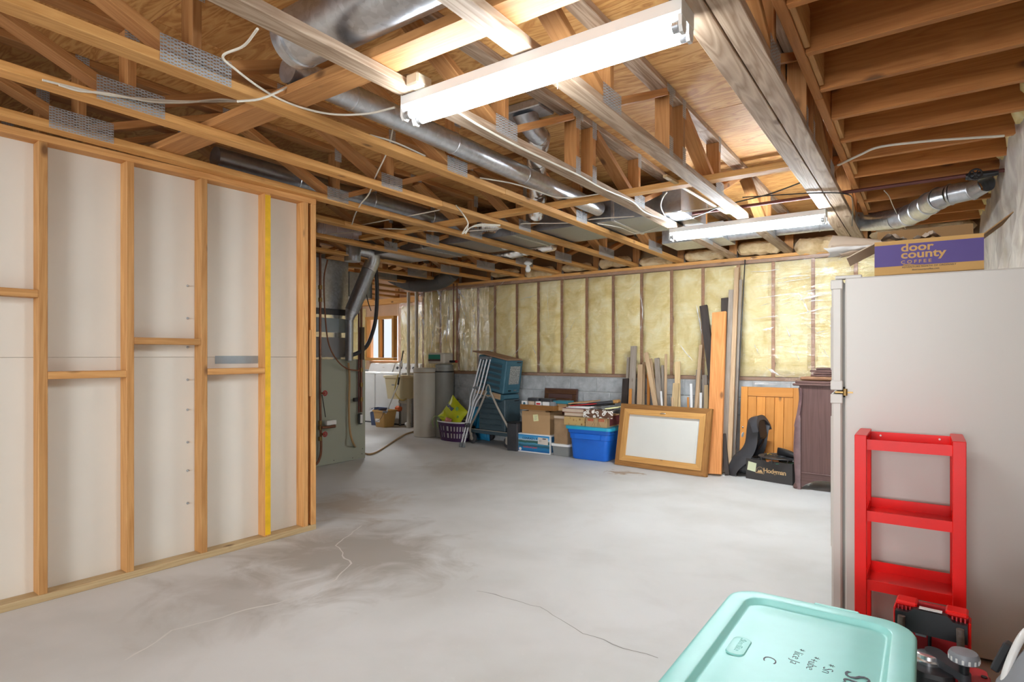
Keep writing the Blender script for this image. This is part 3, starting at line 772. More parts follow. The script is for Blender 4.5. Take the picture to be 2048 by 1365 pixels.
def flex(name, pts, r, m, label, cat='duct', rings=34, amp=.009):
    P = spline(pts, 24); L = sum((b - a).length for a, b in zip(P, P[1:]))
    n = int(L / .011); S = []; seglen = L / n; acc = 0; j = 0; S.append(P[0])
    for i in range(1, n):
        tgt = i * seglen
        while j < len(P) - 2 and acc + (P[j + 1] - P[j]).length < tgt: acc += (P[j + 1] - P[j]).length; j += 1
        S.append(P[j].lerp(P[j + 1], (tgt - acc) / max(1e-6, (P[j + 1] - P[j]).length)))
    rr = [r + (amp if i % 2 else -amp * .4) * (1 + .5 * nrm(i * .3, r * 9, 2)) for i in range(len(S))]
    o = MB().tube(S, rr, 22, True).build(name, m, None, ang=80, fix=False)
    return tag(o, label, cat)
t = thing('ceiling_boot', tuple(onZ(1052, 246, 2.66)), 'galvanised register boot against the plywood, feeding the foil hose', 'duct boot')
MB().box((0, 0, .07), (.30, .17, .05), ch=.006).build('boot_collar', M_['galv'], t, smooth=False)
MB().tube([(0, 0, .06), (0, .02, .02), (0, .08, -.02), (0, .16, -.035)], [.085, .07, .062, .06], 24, True).build('boot_neck', M_['galv'], t)
bp = onZ(1052, 246, 2.66)
flex('foil_hose', [bp + Vector((0, .15, -.035)), onZ(1073, 330, 2.645), onZ(1076, 385, 2.55), onZ(1073, 428, 2.47)], .062, M_['foil'], 'silver foil flexible hose dropping from the ceiling boot behind the slim duct')
flex('foil_hose', [onZ(955, 450, 2.50), onZ(990, 452, 2.52), onZ(1015, 462, 2.50), onZ(1010, 486, 2.46)], .075, M_['foil'], 'fat silver foil hose looping over the supply trunk')
flex('foil_hose', [onZ(985, 512, 2.46), onZ(1020, 507, 2.46), onZ(1060, 499, 2.46), onZ(1110, 490, 2.46)], .055, M_['foil'], 'silver foil hose lying along the far side of the supply trunk')
flex('foil_hose', [onZ(792, 490, 2.47), onZ(812, 494, 2.47), onZ(838, 484, 2.50)], .06, M_['foil'], 'short foil hose above the truss next to the flue')
flex('white_hose', [onZ(636, 456, 2.50), onZ(675, 462, 2.49), onZ(722, 470, 2.48)], .055, plain('white_vinyl_hose', (.74, .66, .68), .4), 'white ribbed vinyl hose resting above the trusses past the stud wall', amp=.006)
flex('black_duct', [onY(783, 553, 6.6), onY(815, 567, 6.55), onY(850, 570, 6.5), onY(885, 562, 6.5), onY(908, 545, 6.5)], [0][0] or .10, plain('charcoal_duct_jacket', (.13, .12, .11), .7), 'charcoal flexible duct sagging below the trusses above the water softener', amp=.006)

# ================================================================== FLUORESCENT LAMPS
def lamp(name, x0, x1, yc, label):
    t = thing('strip_lamp', ((x0 + x1) / 2, yc, Z_T), label, 'ceiling lamp')
    L = x1 - x0; h = L / 2
    MB().prism([(-.058, -.002), (.058, -.002), (.058, -.040), (.040, -.052), (-.040, -.052), (-.058, -.040)], -h, h, 'x').build('housing', M_['white_enamel'], t, smooth=False)
    for s in (-1, 1):
        MB().box((s * (h + .002), 0, -.027), (.004, .12, .056), ch=.001).build('end_plate', M_['white_enamel'], t, smooth=False)
    for yy in (-.034, .034):
        tb = MB().tube([(-h + .03, yy, -.078), (h - .03, yy, -.078)], .0185, 20).build('tube', M_['tube_far' if name == 'far' else 'tube'], t)
        for s in (-1, 1):
            MB().tube([(s * (h - .032), yy, -.078), (s * (h - .012), yy, -.078)], .0188, 18).build('tube_cap', M_['galv'], tb)
            MB().prism([(yy - .022, -.05), (yy + .022, -.05), (yy + .022, -.085), (yy + .012, -.102), (yy - .012, -.102), (yy - .022, -.085)], s * h - .009, s * h + .003, 'x').build('socket', M_['white_enamel'], t, smooth=False)
    return t
lamp('near', -1.836, -.62, 1.855, 'long twin-tube strip lamp nearest the camera, at the top of the picture')
lamp('laundry', -9.3, -8.08, 5.95, 'added unseen twin-tube strip lamp over the laundry, behind the furnace')  # lamp added to brighten the laundry corner, out of view
lamp('far', -1.828, -.618, 5.07, 'twin-tube strip lamp farther back, above the insulated wall')
tag(MB().tube([onZ(1115, 136, 2.26), onZ(1115, 136, 2.26) + Vector((0, 0, -.075))], .0012, 6).build('pull_string', M_['white_cable']), 'thin white pull string hanging from the near lamp', 'string')
t = thing('junction_box', tuple(onZ(838, 165, 2.375)), 'beige junction box with a plug beside the near lamp\'s left end', 'junction box')
MB().box((0, 0, 0), (.07, .09, .05), ch=.008).build('box_body', plain('ivory_plastic', (.62, .54, .40), .5), t, smooth=False)
MB().box((-.05, -.03, -.005), (.03, .03, .03), ch=.004).build('plug', M_['white_enamel'], t, smooth=False)
MB().tube(spline([(-.12, -.05, .01), (-.08, -.02, .04), (-.03, 0, .04), (0, 0, .02)]), .005, 8).build('flex_cord', M_['white_cable'], t)

# ================================================================== CABLES AND PIPES OVERHEAD
def cable(pts, label, r=.0048, m='white_cable', name='cable', n=8):
    return tag(MB().tube(spline(pts, n), r, 8).build(name, M_[m]), label, 'pipe' if 'pipe' in name else 'cable')
def zX(x, *pp): return [onX(a, b, x) for a, b in pp]
def zZ(z, *pp): return [onZ(a, b, z) for a, b in pp]
t = thing('twin_cable', (0, 0, 0), 'pair of white cables slung across the steel plate above the stud wall', 'cable')
MB().tube(spline(zX(-2.925, (85, 160), (150, 176), (216, 190), (300, 199), (370, 203), (478, 203))), .005, 8).build('cable_strand', M_['white_cable'], t)
MB().tube(spline(zX(-2.918, (118, 170), (160, 182), (216, 187), (300, 203), (370, 205), (440, 199), (478, 203))), .005, 8).build('cable_strand', M_['white_cable'], t)
cable(zX(-2.30, (475, 203), (520, 198), (560, 182), (580, 172)), 'white cable rising from the twin cables toward the brown plank')
cable([onX(515, 58, -1.85), onZ(487, 92, 2.39), onZ(446, 112, 2.383), onZ(470, 138, 2.383), onZ(530, 182, 2.383), onZ(590, 211, 2.383), onZ(660, 228, 2.383), onZ(730, 228, 2.383), onZ(790, 215, 2.37)], 'loose white cable looping from the grey truss down to the near lamp')
cable(zX(-1.748, (905, 218), (960, 252), (1030, 290), (1103, 325), (1160, 352), (1205, 377), (1262, 402), (1290, 425), (1330, 440)), 'white cable stapled along the grey truss between the two lamps', .006)
cable(zZ(2.41, (740, 270), (790, 285), (850, 312)), 'white cable lying along the yellow truss below the slim duct')
cable([onZ(786, 258, 2.60), onZ(776, 300, 2.52), onZ(752, 352, 2.42), onZ(738, 388, 2.38), onZ(722, 408, 2.36), onZ(710, 430, 2.36), onZ(704, 449, 2.36)], 'white cable dangling between the trusses in front of the stud wall\'s end')
cable(zZ(2.41, (960, 356), (1020, 366), (1062, 378), (1110, 394), (1150, 395), (1200, 388)), 'white cable crossing the foil hose')
for k, lb in enumerate(('cable of the knotted bundle hanging at mid-ceiling, left loop', 'cable of the knotted bundle hanging at mid-ceiling, right loop')):
    cable(zX(-2.935, (912, 411), (925, 427), (936, 446), (930 + 4 * k, 458), (925 + 6 * k, 468), (940, 456), (960, 449 + 3 * k), (1000, 450 + 2 * k)), 'white ' + lb)
cable(zZ(2.41, (630, 470), (690, 466), (760, 458), (830, 460), (900, 464), (1000, 457), (1040, 448), (1140, 446), (1190, 438), (1290, 432)), 'long white cable wandering across the trusses toward the far lamp')
cable(zZ(2.41, (710, 453), (760, 443), (830, 430), (880, 420)), 'white cable arching above the truss right of the stud wall')
cable(zZ(2.40, (1195, 447), (1240, 455), (1275, 467), (1320, 452), (1340, 436)), 'white cable drooping in front of the far lamp\'s left end')
cable(zZ(2.40, (1332, 436), (1322, 415), (1325, 397), (1334, 384)), 'white cable curling up from the grey truss end')
cable(zZ(2.40, (1330, 426), (1380, 422), (1440, 414), (1476, 404)), 'white cable crossing to the grey truss over the far lamp')
cable(zZ(2.40, (1335, 438), (1365, 440), (1395, 432), (1440, 414), (1476, 404), (1540, 388), (1600, 366)), 'black cable sagging between the grey trusses over the far lamp', .005, 'black_cable')
cable(zZ(2.345, (1485, 395), (1560, 390), (1640, 386), (1690, 388), (1705, 402), (1704, 452)), 'black cable run under the doubled trusses', .004, 'black_cable')
cable(zZ(2.463, (1676, 331), (1720, 310), (1760, 294), (1850, 283), (1930, 277), (2008, 272)), 'white cable sagging under the joists at upper right', .007)
cable(zZ(2.40, (1768, 381), (1778, 393), (1786, 412), (1800, 440), (1812, 459)), 'thin tan cord hanging in front of the round duct', .003)
t = thing('red_pipe', tuple(onZ(1690, 385, 2.435)), 'dark red iron pipe with a black wheel valve under the joists', 'pipe')
Yp = onZ(1690, 385, 2.435); o0 = Vector(t.location)
pl_ = onY(1310, 432, Yp.y); pr_ = Vector((.43, Yp.y, 2.435))
MB().tube([Vector((-1.75, Yp.y, 2.435)) - o0, pr_ - o0], .0135, 12).build('pipe_length', M_['iron_pipe'], t)
vx = onY(1950, 352, Yp.y) - o0
MB().tube([vx + Vector((-.05, 0, 0)), vx + Vector((-.03, 0, 0)), vx + Vector((.03, 0, 0)), vx + Vector((.12, 0, 0))], [.02, .024, .024, .017], 12).build('valve_body', M_['black_plastic'], t)
b = MB()
b.tube([vx + Vector((.034 * math.cos(a), -.04, .034 * math.sin(a) + .0)) for a in [k * math.pi / 8 for k in range(17)]], .006, 8, False)
for k in range(3): b.tube([vx + Vector((.034 * math.cos(k * 1.05), -.04, .034 * math.sin(k * 1.05))), vx + Vector((-.034 * math.cos(k * 1.05), -.04, -.034 * math.sin(k * 1.05)))], .004, 6)
b.tube([vx, vx + Vector((0, -.045, 0))], .007, 8); b.build('valve_wheel', M_['black_plastic'], t)

# ================================================================== OBJECT HELPERS
def text(name, body, size, m, parent, loc, rot, extrude=.0006, offset=0.0, shear=0.0, space=1.0, align='LEFT', sub=None):
    cu = bpy.data.curves.new(name, 'FONT'); cu.body = body; cu.size = size; cu.extrude = extrude; cu.offset = offset
    cu.shear = shear; cu.space_character = space; cu.align_x = align; cu.resolution_u = 3
    tmp = bpy.data.objects.new(name + '_tmp', cu); COL.objects.link(tmp)
    bpy.context.view_layer.update()
    me = bpy.data.meshes.new_from_object(tmp.evaluated_get(bpy.context.evaluated_depsgraph_get()))
    bpy.data.objects.remove(tmp); bpy.data.curves.remove(cu)
    me.name = name; me.materials.clear(); me.materials.append(m)
    o = link(name, me, parent)
    o.matrix_basis = Matrix.Translation(loc) @ rot.to_4x4()
    return o
FACE_Y = Matrix.Rotation(rad(90), 3, 'X')                                # lettering on a face looking toward -Y
def rbox(b, c, d, r, n=4, mi=0, z0s=1.0):
    """box with rounded vertical edges; z0s scales its base (taper)"""
    hx, hy, hz = d[0] / 2, d[1] / 2, d[2] / 2
    prof = []
    for (sx, sy, a0) in ((1, 1, 0), (-1, 1, 90), (-1, -1, 180), (1, -1, 270)):
        for k in range(n + 1):
            a = rad(a0 + 90 * k / n); prof.append((sx * (hx - r) + r * math.cos(a), sy * (hy - r) + r * math.sin(a)))
    N_ = len(prof)
    vs = [(c[0] + x * z0s, c[1] + y * z0s, c[2] - hz) for x, y in prof] + [(c[0] + x, c[1] + y, c[2] + hz) for x, y in prof]
    fs = [tuple(reversed(range(N_))), tuple(range(N_, 2 * N_))] + [(i, (i + 1) % N_, N_ + (i + 1) % N_, N_ + i) for i in range(N_)]
    return b.add(vs, fs, mi)
def rrect(hx, hy, r, n=5):
    P = []
    for (sx, sy, a0) in ((1, 1, 0), (-1, 1, 90), (-1, -1, 180), (1, -1, 270)):
        for k in range(n + 1):
            a = rad(a0 + 90 * k / n); P.append((sx * (hx - r) + r * math.cos(a), sy * (hy - r) + r * math.sin(a)))
    return P
def loft(b, loops, close=True, mi=0):
    """skin between equal-length closed loops of points"""
    n = len(loops[0]); vs = [p for l in loops for p in l]
    fs = [(j * n + i, j * n + (i + 1) % n, (j + 1) * n + (i + 1) % n, (j + 1) * n + i) for j in range(len(loops) - 1) for i in range(n)]
    if close: fs += [tuple(reversed(range(n))), tuple((len(loops) - 1) * n + i for i in range(n))]
    return b.add(vs, fs, mi)

M_['cardboard'] = plain('brown_cardboard', (.47, .29, .14), .8, var=.05, scale=3)
M_['cardboard_in'] = plain('inner_cardboard', (.30, .17, .07), .85, var=.05)
M_['kraft'] = plain('kraft_paper', (.58, .46, .35), .8, var=.06, bumpy=.2)
M_['white_paper'] = plain('white_paper', (.78, .77, .75), .7)
M_['note'] = plain('yellow_note_paper', (.80, .78, .42), .8, var=.03)
M_['ink'] = plain('dark_ink', (.03, .035, .05), .6)
M_['almond'] = plain('almond_enamel', (.59, .55, .50), .38, var=.015, scale=2, bumpy=.02)
M_['gasket'] = plain('grey_door_gasket', (.30, .29, .27), .7)
M_['red'] = plain('glossy_red_paint', (.78, .006, .004), .38, var=.05, coat=.1, spec=.35)
M_['dark_red'] = plain('red_plastic', (.52, .02, .025), .42, var=.1)
M_['teal'] = plain('teal_tote_plastic', (.30, .70, .65), .42, var=.05, scale=4)
M_['blue'] = plain('bright_blue_plastic', (.012, .14, .62), .4, var=.08)
M_['cyan_rim'] = plain('cyan_plastic_lid', (.02, .36, .55), .4, var=.06)
M_['purple'] = plain('purple_plastic', (.055, .013, .075), .45, var=.1)
M_['chrome'] = plain('polished_aluminium', (.75, .76, .78), .25, .9, var=.04)
M_['alu'] = plain('brushed_aluminium', (.66, .67, .69), .5, .45, var=.02)
M_['grey_rubber'] = plain('grey_rubber', (.17, .18, .19), .7)
M_['steel_blue'] = plain('teal_enamelled_steel', (.05, .145, .20), .42, var=.1)
M_['steel_blue_dark'] = plain('dull_teal_steel', (.05, .085, .105), .5, var=.15)
M_['oak'] = M_['oak']
M_['oak_dark'] = wood('brown_oak_frame', (.36, .17, .05), (.22, .09, .022), axis=0, knots=.0)
M_['oak_light'] = wood('honey_oak_frame', (.55, .30, .10), (.40, .19, .05), axis=0, knots=.0)
M_['pine_plank'] = wood('orange_knotty_pine', (.68, .30, .105), (.48, .17, .045), axis=0, knots=.055, gs=.8)
M_['pine_door'] = wood('varnished_orange_pine', (.68, .29, .065), (.58, .22, .042), axis=0, knots=.05, gs=.7)
M_['mahogany'] = wood('dark_mahogany', (.15, .085, .075), (.10, .052, .045), axis=0, knots=.0, rough=.35, gs=.7)
M_['mahogany_upright'] = wood('dark_mahogany_upright', (.135, .075, .066), (.085, .045, .04), axis=2, knots=.0, rough=.35, gs=.7)
M_['mahogany_top'] = wood('worn_walnut_top', (.36, .19, .10), (.2, .09, .045), axis=0, knots=.0, rough=.45)
M_['dark_plank'] = wood('blackened_plank', (.06, .045, .038), (.03, .022, .018), axis=0)
M_['scrap'] = wood('scrap_pine', (.56, .40, .25), (.40, .25, .13), axis=0)
M_['scrap_grey'] = wood('scrap_grey_board', (.40, .34, .28), (.25, .20, .16), axis=0)
M_['cream'] = plain('cream_enamel', (.62, .58, .50), .3, var=.03, coat=.3)
M_['grey_tank'] = plain('grey_resin_tank', (.30, .30, .275), .5, var=.05)
M_['pvc'] = plain('ivory_pvc', (.62, .58, .50), .4)
M_['lime'] = plain('lime_yellow_packaging', (.56, .60, .02), .35, var=.12, scale=5)
M_['cyan_bag'] = plain('cyan_plastic_bag', (.03, .33, .62), .4, var=.15, bumpy=.3)
M_['green'] = plain('green_strap', (.24, .46, .10), .5)
M_['tan_hose'] = plain('tan_vinyl_hose', (.43, .27, .12), .4)
M_['greenboard'] = plain('green_wallboard', (.37, .39, .315), .8, var=.03, scale=2)
M_['brass'] = plain('dull_brass', (.30, .19, .07), .4, .8, var=.2)
M_['valve_red'] = plain('red_valve_wheel', (.42, .03, .03), .5)
M_['grey_plastic'] = plain('grey_plastic', (.27, .28, .30), .45, var=.06)
M_['charcoal'] = plain('charcoal_plastic', (.045, .045, .05), .45, var=.2)

# ================================================================== FRIDGE, THE BOX ON IT, RED RACK, FOREGROUND
FR_RZ = rad(3.5)
t = thing('refrigerator', (-.29, 3.0, 0), 'almond top-freezer refrigerator seen from its side, at right', 'refrigerator', rz=FR_RZ)
MB().box((.33, .36, .80), (.66, .72, 1.568), ch=.006).build('cabinet', M_['almond'], t, smooth=False)
MB().box((.33, .36, .02), (.60, .62, .03)).build('base_grille', M_['charcoal'], t, smooth=False)
for nm, z0, z1 in (('freezer_door', 1.082, 1.578), ('fridge_door', .05, 1.066)):
    d = MB().box((-.0325, .36, (z0 + z1) / 2), (.043, .715, z1 - z0), ch=.008).build(nm, M_['almond'], t, smooth=False)
    MB().box((-.0055, .36, (z0 + z1) / 2), (.010, .68, z1 - z0 - .03)).build('gasket', M_['gasket'], d, smooth=False)
    for zz in (z0 + .022, z1 - .022):
        MB().box((-.0335, .36, zz), (.049, .721, .044), ch=.004).build('door_end_cap', M_['almond'], d, smooth=False)
    MB().box((-.075, .62, (z0 + z1) / 2), (.03, .03, (z1 - z0) * .7), ch=.006).build('handle', M_['almond'], d, smooth=False)
MB().box((.012, .03, 1.588), (.105, .045, .016), ch=.004).build('hinge_cover', M_['almond'], t, smooth=False)
b = MB(); b.box((-.005, .004, 1.074), (.07, .012, .007)); b.tube([(.0, -.004, 1.06), (.0, -.004, 1.09)], .009, 10); b.build('centre_hinge', M_['brass'], t)

Yc = 3.07
cbz = 1.588
xa, xb = onY(1749, 553, Yc).x + .0, onY(1968, 541, Yc + .02).x
t = thing('coffee_carton', (xa, Yc, cbz), 'open purple and tan printed carton lying on top of the refrigerator', 'box', rz=rad(2.2))
cw_, chh_, cd = xb - xa, .152, .30
m_purple = plain('purple_print', (.075, .045, .19), .6, var=.03); m_tan = plain('tan_carton', (.50, .285, .09), .75, var=.03)
MB().box((cw_ / 2, .002, chh_ / 2), (cw_, .004, chh_)).build('front_panel', m_tan, t, smooth=False)
MB().box((cw_ / 2, -.0005, chh_ * .575), (cw_ * .999, .0012, chh_ * .62)).build('purple_band', m_purple, t, smooth=False)
MB().box((cw_ / 2, cd, chh_ / 2), (cw_, .004, chh_)).build('back_panel', M_['cardboard_in'], t, smooth=False)
for x in (.002, cw_ - .002): MB().box((x, cd / 2, chh_ / 2), (.004, cd - .006, chh_)).build('side_panel', M_['cardboard_in'], t, smooth=False)
MB().box((cw_ / 2, cd / 2, .003), (cw_, cd, .004)).build('bottom_panel', M_['cardboard_in'], t, smooth=False)
MB().box((0, 0, 0), (cw_ - .01, .004, .11), M=Matrix.Rotation(rad(-18), 3, 'X')).build('back_flap', M_['cardboard_in'], t, smooth=False).location = (cw_ / 2, cd + .018, chh_ + .05)
f = MB().box((-.06, 0, 0), (.125, cd - .02, .004)).build('side_flap', M_['kraft'], t, smooth=False); f.location = (0, cd / 2, chh_ - .002); f.rotation_euler = (0, rad(-27), 0)
f = MB().box((.06, 0, 0), (.125, cd - .02, .004)).build('side_flap', M_['cardboard_in'], t, smooth=False); f.location = (cw_, cd / 2, chh_ - .002); f.rotation_euler = (0, rad(-40), 0)
M_tan_ink = m_tan
lx = cw_ * .255
text('lettering', 'door', .047, m_tan, t, (lx, -.0012, chh_ * .675), FACE_Y @ Matrix.Diagonal((1.22, 1, 1)), offset=.0012)
text('lettering', 'county', .047, m_tan, t, (lx, -.0012, chh_ * .475), FACE_Y @ Matrix.Diagonal((1.22, 1, 1)), offset=.0012)
text('lettering', 'COFFEE', .019, m_tan, t, (lx, -.0012, chh_ * .325), FACE_Y @ Matrix.Diagonal((1.22, 1, 1)), offset=.0003, space=1.5)
text('lettering', 'ADVENTURE NORTH OF ORDINARY', .0105, M_['ink'], t, (lx + .004, -.0006, chh_ * .195), FACE_Y, space=1.12)
text('lettering', 'doorcountycoffee.com', .0105, M_['ink'], t, (lx + .04, -.0006, chh_ * .115), FACE_Y)
MB().tube(spline([(lx + .008, -.0012, chh_ * .285), (lx + .03, -.0012, chh_ * .29), (lx + .055, -.0012, chh_ * .265), (lx + .085, -.0012, chh_ * .255)]), [.001] + [.003] * 10 + [.002] * 13 + [.0006], 6, flat=.9).build('leaf_stroke', m_tan, t)
t = thing('kraft_paper', (xa, Yc + .16, cbz + .152), 'crumpled sheets of kraft packing paper spilling left out of the purple carton', 'paper')
for k, (a0, a1, r1, zc, dx, m) in enumerate(((-70, 205, .046, .034, .19, 'kraft'), (150, 330, .055, .012, .17, 'kraft'), (175, 320, .075, .006, .20, 'white_paper'), (200, 330, .05, -.012, .15, 'kraft'))):
    def fn(u, v, a0=a0, a1=a1, r1=r1, zc=zc, dx=dx, k=k):
        a = rad(a0 + (a1 - a0) * v); r_ = .014 + (r1 - .014) * u
        sq = 1 if k == 0 else .38
        return (.05 - (dx + .05) * u - .012 * math.sin(v * 7 + k), math.cos(a) * r_ * 1.25 + .006 * nrm(u * 4, v * 5, k), zc * u + .012 * (1 - u) + math.sin(a) * r_ * sq + .004 * nrm(u * 6, v * 8, k + 3))
    MB().grid(14, 18, fn).build('paper_sheet', M_[m], t, fix=False)
MB().grid(16, 8, lambda u, v: (.02 + .22 * u, -.10 + .14 * v, .018 + .03 * abs(nrm(u * 4, v * 3, 5)) * 2 + .012 * math.sin(u * 9) - .015 * u)).build('paper_sheet', M_['kraft'], t, fix=False)

# red rack
RF, RB = 2.70, 2.965
rx0, rx1 = onY(1709, 870, RF).x, onY(1933, 885, RF).x
rz_ = onY(1709, 870, RF).z
t = thing('red_rack', (rx0, RF, 0), 'bright red narrow steel shelf rack standing against the refrigerator\'s side', 'rack')
RWd, RD = rx1 - rx0, RB - RF
for x in (0, RWd):
    s = 1 if x == 0 else -1
    b = MB(); b.box((x + s * .0205, .011, rz_ / 2), (.041, .022, rz_), ch=.002); b.build('front_post', M_['red'], t, smooth=False)
    b = MB(); b.box((x + s * .0205, RD - .011, rz_ / 2), (.041, .022, rz_), ch=.002); b.build('rear_post', M_['red'], t, smooth=False)
    b = MB(); b.box((x + s * .0205, RD / 2, rz_ - .004), (.041, RD - .044, .008)); b.box((x + s * .004, RD / 2, rz_ - .03), (.006, RD - .044, .05)); b.build('top_rail', M_['red'], t, smooth=False)
shz = [onY(1730, 884, RF).z, onY(1730, 1027, RF).z, onY(1730, 1165, RF).z, .10]
for i, z in enumerate(shz):
    z -= .012
    sh = thing('shelf', (0, 0, 0)); sh.parent = t
    w0, w1 = .036, RWd - .036; xm = (w0 + w1) / 2
    MB().box((xm, .012, z), (w1 - w0, .003, .040)).build('front_lip', M_['red'], sh, smooth=False)
    MB().box((xm, RD / 2, z - .016), (w1 - w0, RD - .03, .003)).build('shelf_deck', M_['red'], sh, smooth=False)
    MB().box((xm, RD - .013, z + .004), (w1 - w0, .003, .046)).build('rear_lip', M_['red'], sh, smooth=False)
    for x in (w0, w1): MB().box((x, RD / 2, z - .002), (.003, RD - .03, .03)).build('end_lip', M_['red'], sh, smooth=False)
for x in (.075, RWd - .075):
    MB().tube([(x, RD - .0165, shz[0]), (x, RD - .014, shz[0])], .004, 10).build('bolt_hole', M_['white_paper'], t)

# teal tote with its lid
TX0, TX1, TY0, TY1, TZ = -.552, -.018, 1.33, 2.168, .42
t = thing('storage_tote', ((TX0 + TX1) / 2, (TY0 + TY1) / 2, 0), 'large teal storage tote with handwriting on its lid, in the foreground', 'tote')
hx, hy = (TX1 - TX0) / 2, (TY1 - TY0) / 2
def lp(hx_, hy_, r, z, n=8): return [(x, y, z) for x, y in rrect(hx_, hy_, r, n)]
b = MB(); loft(b, [lp(hx - .075, hy - .085, .05, .004), lp(hx - .07, hy - .08, .06, .02), lp(hx - .03, hy - .035, .07, TZ - .05)]); b.build('tub', M_['teal'], t)
b = MB()
loft(b, [lp(hx - .004, hy - .004, .095, TZ - .045), lp(hx, hy, .098, TZ - .04), lp(hx, hy, .098, TZ - .008), lp(hx - .005, hy - .005, .095, TZ - .001), lp(hx - .012, hy - .012, .09, TZ), lp(hx - .058, hy - .058, .06, TZ + .001),
         lp(hx - .062, hy - .062, .058, TZ - .001), lp(hx - .070, hy - .070, .05, TZ - .014), lp(hx - .078, hy - .078, .045, TZ - .0155), lp(hx - .115, hy - .115, .03, TZ - .0085), lp(hx - .17, hy - .17, .02, TZ - .007)])
lid = b.build('lid', M_['teal'], t, ang=50)
MB().box((.05, hy - .004, TZ - .012), (.13, .02, .026), ch=.004).build('latch_tab', M_['teal'], lid, smooth=False)
b = MB(); loft(b, [[(x - .147, y - .012, TZ - .0075) for x, y in rrect(.026, .058, .02)], [(x - .147, y - .012, TZ - .0045) for x, y in rrect(.024, .056, .02)], [(x - .147, y - .012, TZ - .0055) for x, y in rrect(.021, .052, .018)]]); b.build('embossed_badge', M_['teal'], lid, ang=60)
DOWN = Matrix(((0, 1, 0), (-1, 0, 0), (0, 0, 1)))
text('embossed_lettering', 'Sterilite', .026, M_['teal'], lid, (-.153, .038, TZ - .0055), DOWN, extrude=.0014, shear=.2)
for w_txt, size, x, y in (('Su', .085, .115, .02), ('* Sn', .036, .065, .03), ('*+ube', .034, .028, .05), ('* lice Ja', .034, -.012, .075), ('C', .05, -.075, -.02)):
    text('handwriting', w_txt, size, M_['ink'], lid, (x, y, TZ - .0068), DOWN, extrude=.0004, offset=-.0006, shear=.18)

# red folding kneeler behind the tote
t = thing('kneeler_seat', (.02, 2.44, 0), 'red plastic kneeler with a black handle bar, standing behind the teal tote', 'seat', rz=rad(-4))
b = MB(); loft(b, [[(x, .0, z + .2) for x, z in rrect(.103, .195, .03)], [(x, .018, z + .2) for x, z in rrect(.103, .195, .03)]]); b.build('back_panel', M_['dark_red'], t)
for s in (-1, 1): MB().box((s * .101, -.02, .2), (.008, .06, .36), ch=.003).build('side_rim', M_['red'], t, smooth=False)
for s in (-1, 1):
    MB().box((s * .068, -.022, .399), (.06, .064, .016), ch=.005).build('corner_cap', M_['red'], t, smooth=False)
    for k in range(5): MB().box((s * .068 - .022 + .011 * k, -.052, .380), (.004, .006, .026)).build('cap_rib', M_['dark_red'], t, smooth=False)
MB().prism([(-.097, .318), (.097, .318), (.097, .378), (.06, .380), (.045, .396), (-.045, .396), (-.06, .380), (-.097, .378)], -.075, -.05, 'y').build('handle_bar', M_['black_plastic'], t, smooth=False)
MB().box((0, -.064, .4015), (.062, .022, .0015)).build('white_label', M_['white_paper'], t, smooth=False)
for s in (-1, 1): MB().tube(spline([(s * .078, -.085, .368), (s * .080, -.087, .30), (s * .083, -.086, .22), (s * .085, -.08, .02)]), .011, 10).build('side_arm', plain('worn_brown_tube', (.15, .11, .09), .6, var=.4, scale=30), t)
MB().tube([(-.005, -.02, .0), (-.005, -.02, .30)], .0055, 10).build('centre_rod', M_['black_plastic'], t)
MB().box((-.03, -.01, .292), (.03, .02, .006)).build('grey_tab', M_['grey_plastic'], t, smooth=False)

# fuel cans in front of the kneeler
t = thing('black_can', (.022, 2.235, 0), 'glossy black can with a silver collar, between tote and red fuel can', 'can')
b = MB(); rbox(b, (0, 0, .135), (.105, .15, .27), .03, 6); rbox(b, (0, 0, .276), (.095, .14, .012), .028, 6, z0s=1.08); b.build('can_body', M_['black_plastic'], t)
MB().lathe([(.040, .282), (.040, .292), (.034, .296), (.032, .306), (.028, .308)], 24, (-.012, .02, 0)).build('silver_collar', M_['chrome'], t)
for z in (.08, .235): MB().box((0, 0, z), (.107, .152, .003)).build('body_seam', M_['grey_plastic'], t, smooth=False)
t = thing('red_can', (.125, 2.225, 0), 'red plastic fuel can with a ribbed grey cap on a black spout arm', 'fuel can')
b = MB(); rbox(b, (0, 0, .13), (.075, .17, .26), .022, 5); rbox(b, (.0, .01, .268), (.06, .13, .02), .02, 5, z0s=1.15); b.build('can_body', M_['dark_red'], t)
MB().lathe([(.008, .277), (.008, .281), (.0, .281)], 12, (.02, .02, 0)).build('vent_plug', M_['black_plastic'], t)
a0, a1 = Vector((-.10, .045, .312)), Vector((-.03, -.03, .300)); dd = (a1 - a0)
P = []
M3 = Matrix.Rotation(math.atan2(dd.y, dd.x), 3, 'Z'); L = dd.length
out = [(.026 * math.cos(a), .026 * math.sin(a)) for a in [rad(90 + 18 * k) for k in range(11)]] + [(L + .017 * math.cos(a), .017 * math.sin(a)) for a in [rad(-90 + 18 * k) for k in range(11)]]
b = MB(); loft(b, [[tuple(M3 @ Vector((x, y, 0)) + a0 + Vector((0, 0, dd.z * x / L - h))) for x, y in out] for h in (.024, .0)]); b.build('spout_arm', M_['charcoal'], t)
MB().tube([a1 + Vector((0, 0, -.02)), a1 + Vector((0, 0, .05))], .013, 14).build('spout_neck', M_['black_plastic'], t)
b = MB(); cc = a1 + Vector((.0, .0, .03))
prof = [(.030, .0), (.037, .004), (.038, .022), (.033, .031), (.018, .034), (0, .035)]
b.lathe(prof, 30, cc); cap = b.build('ribbed_cap', M_['grey_plastic'], t)
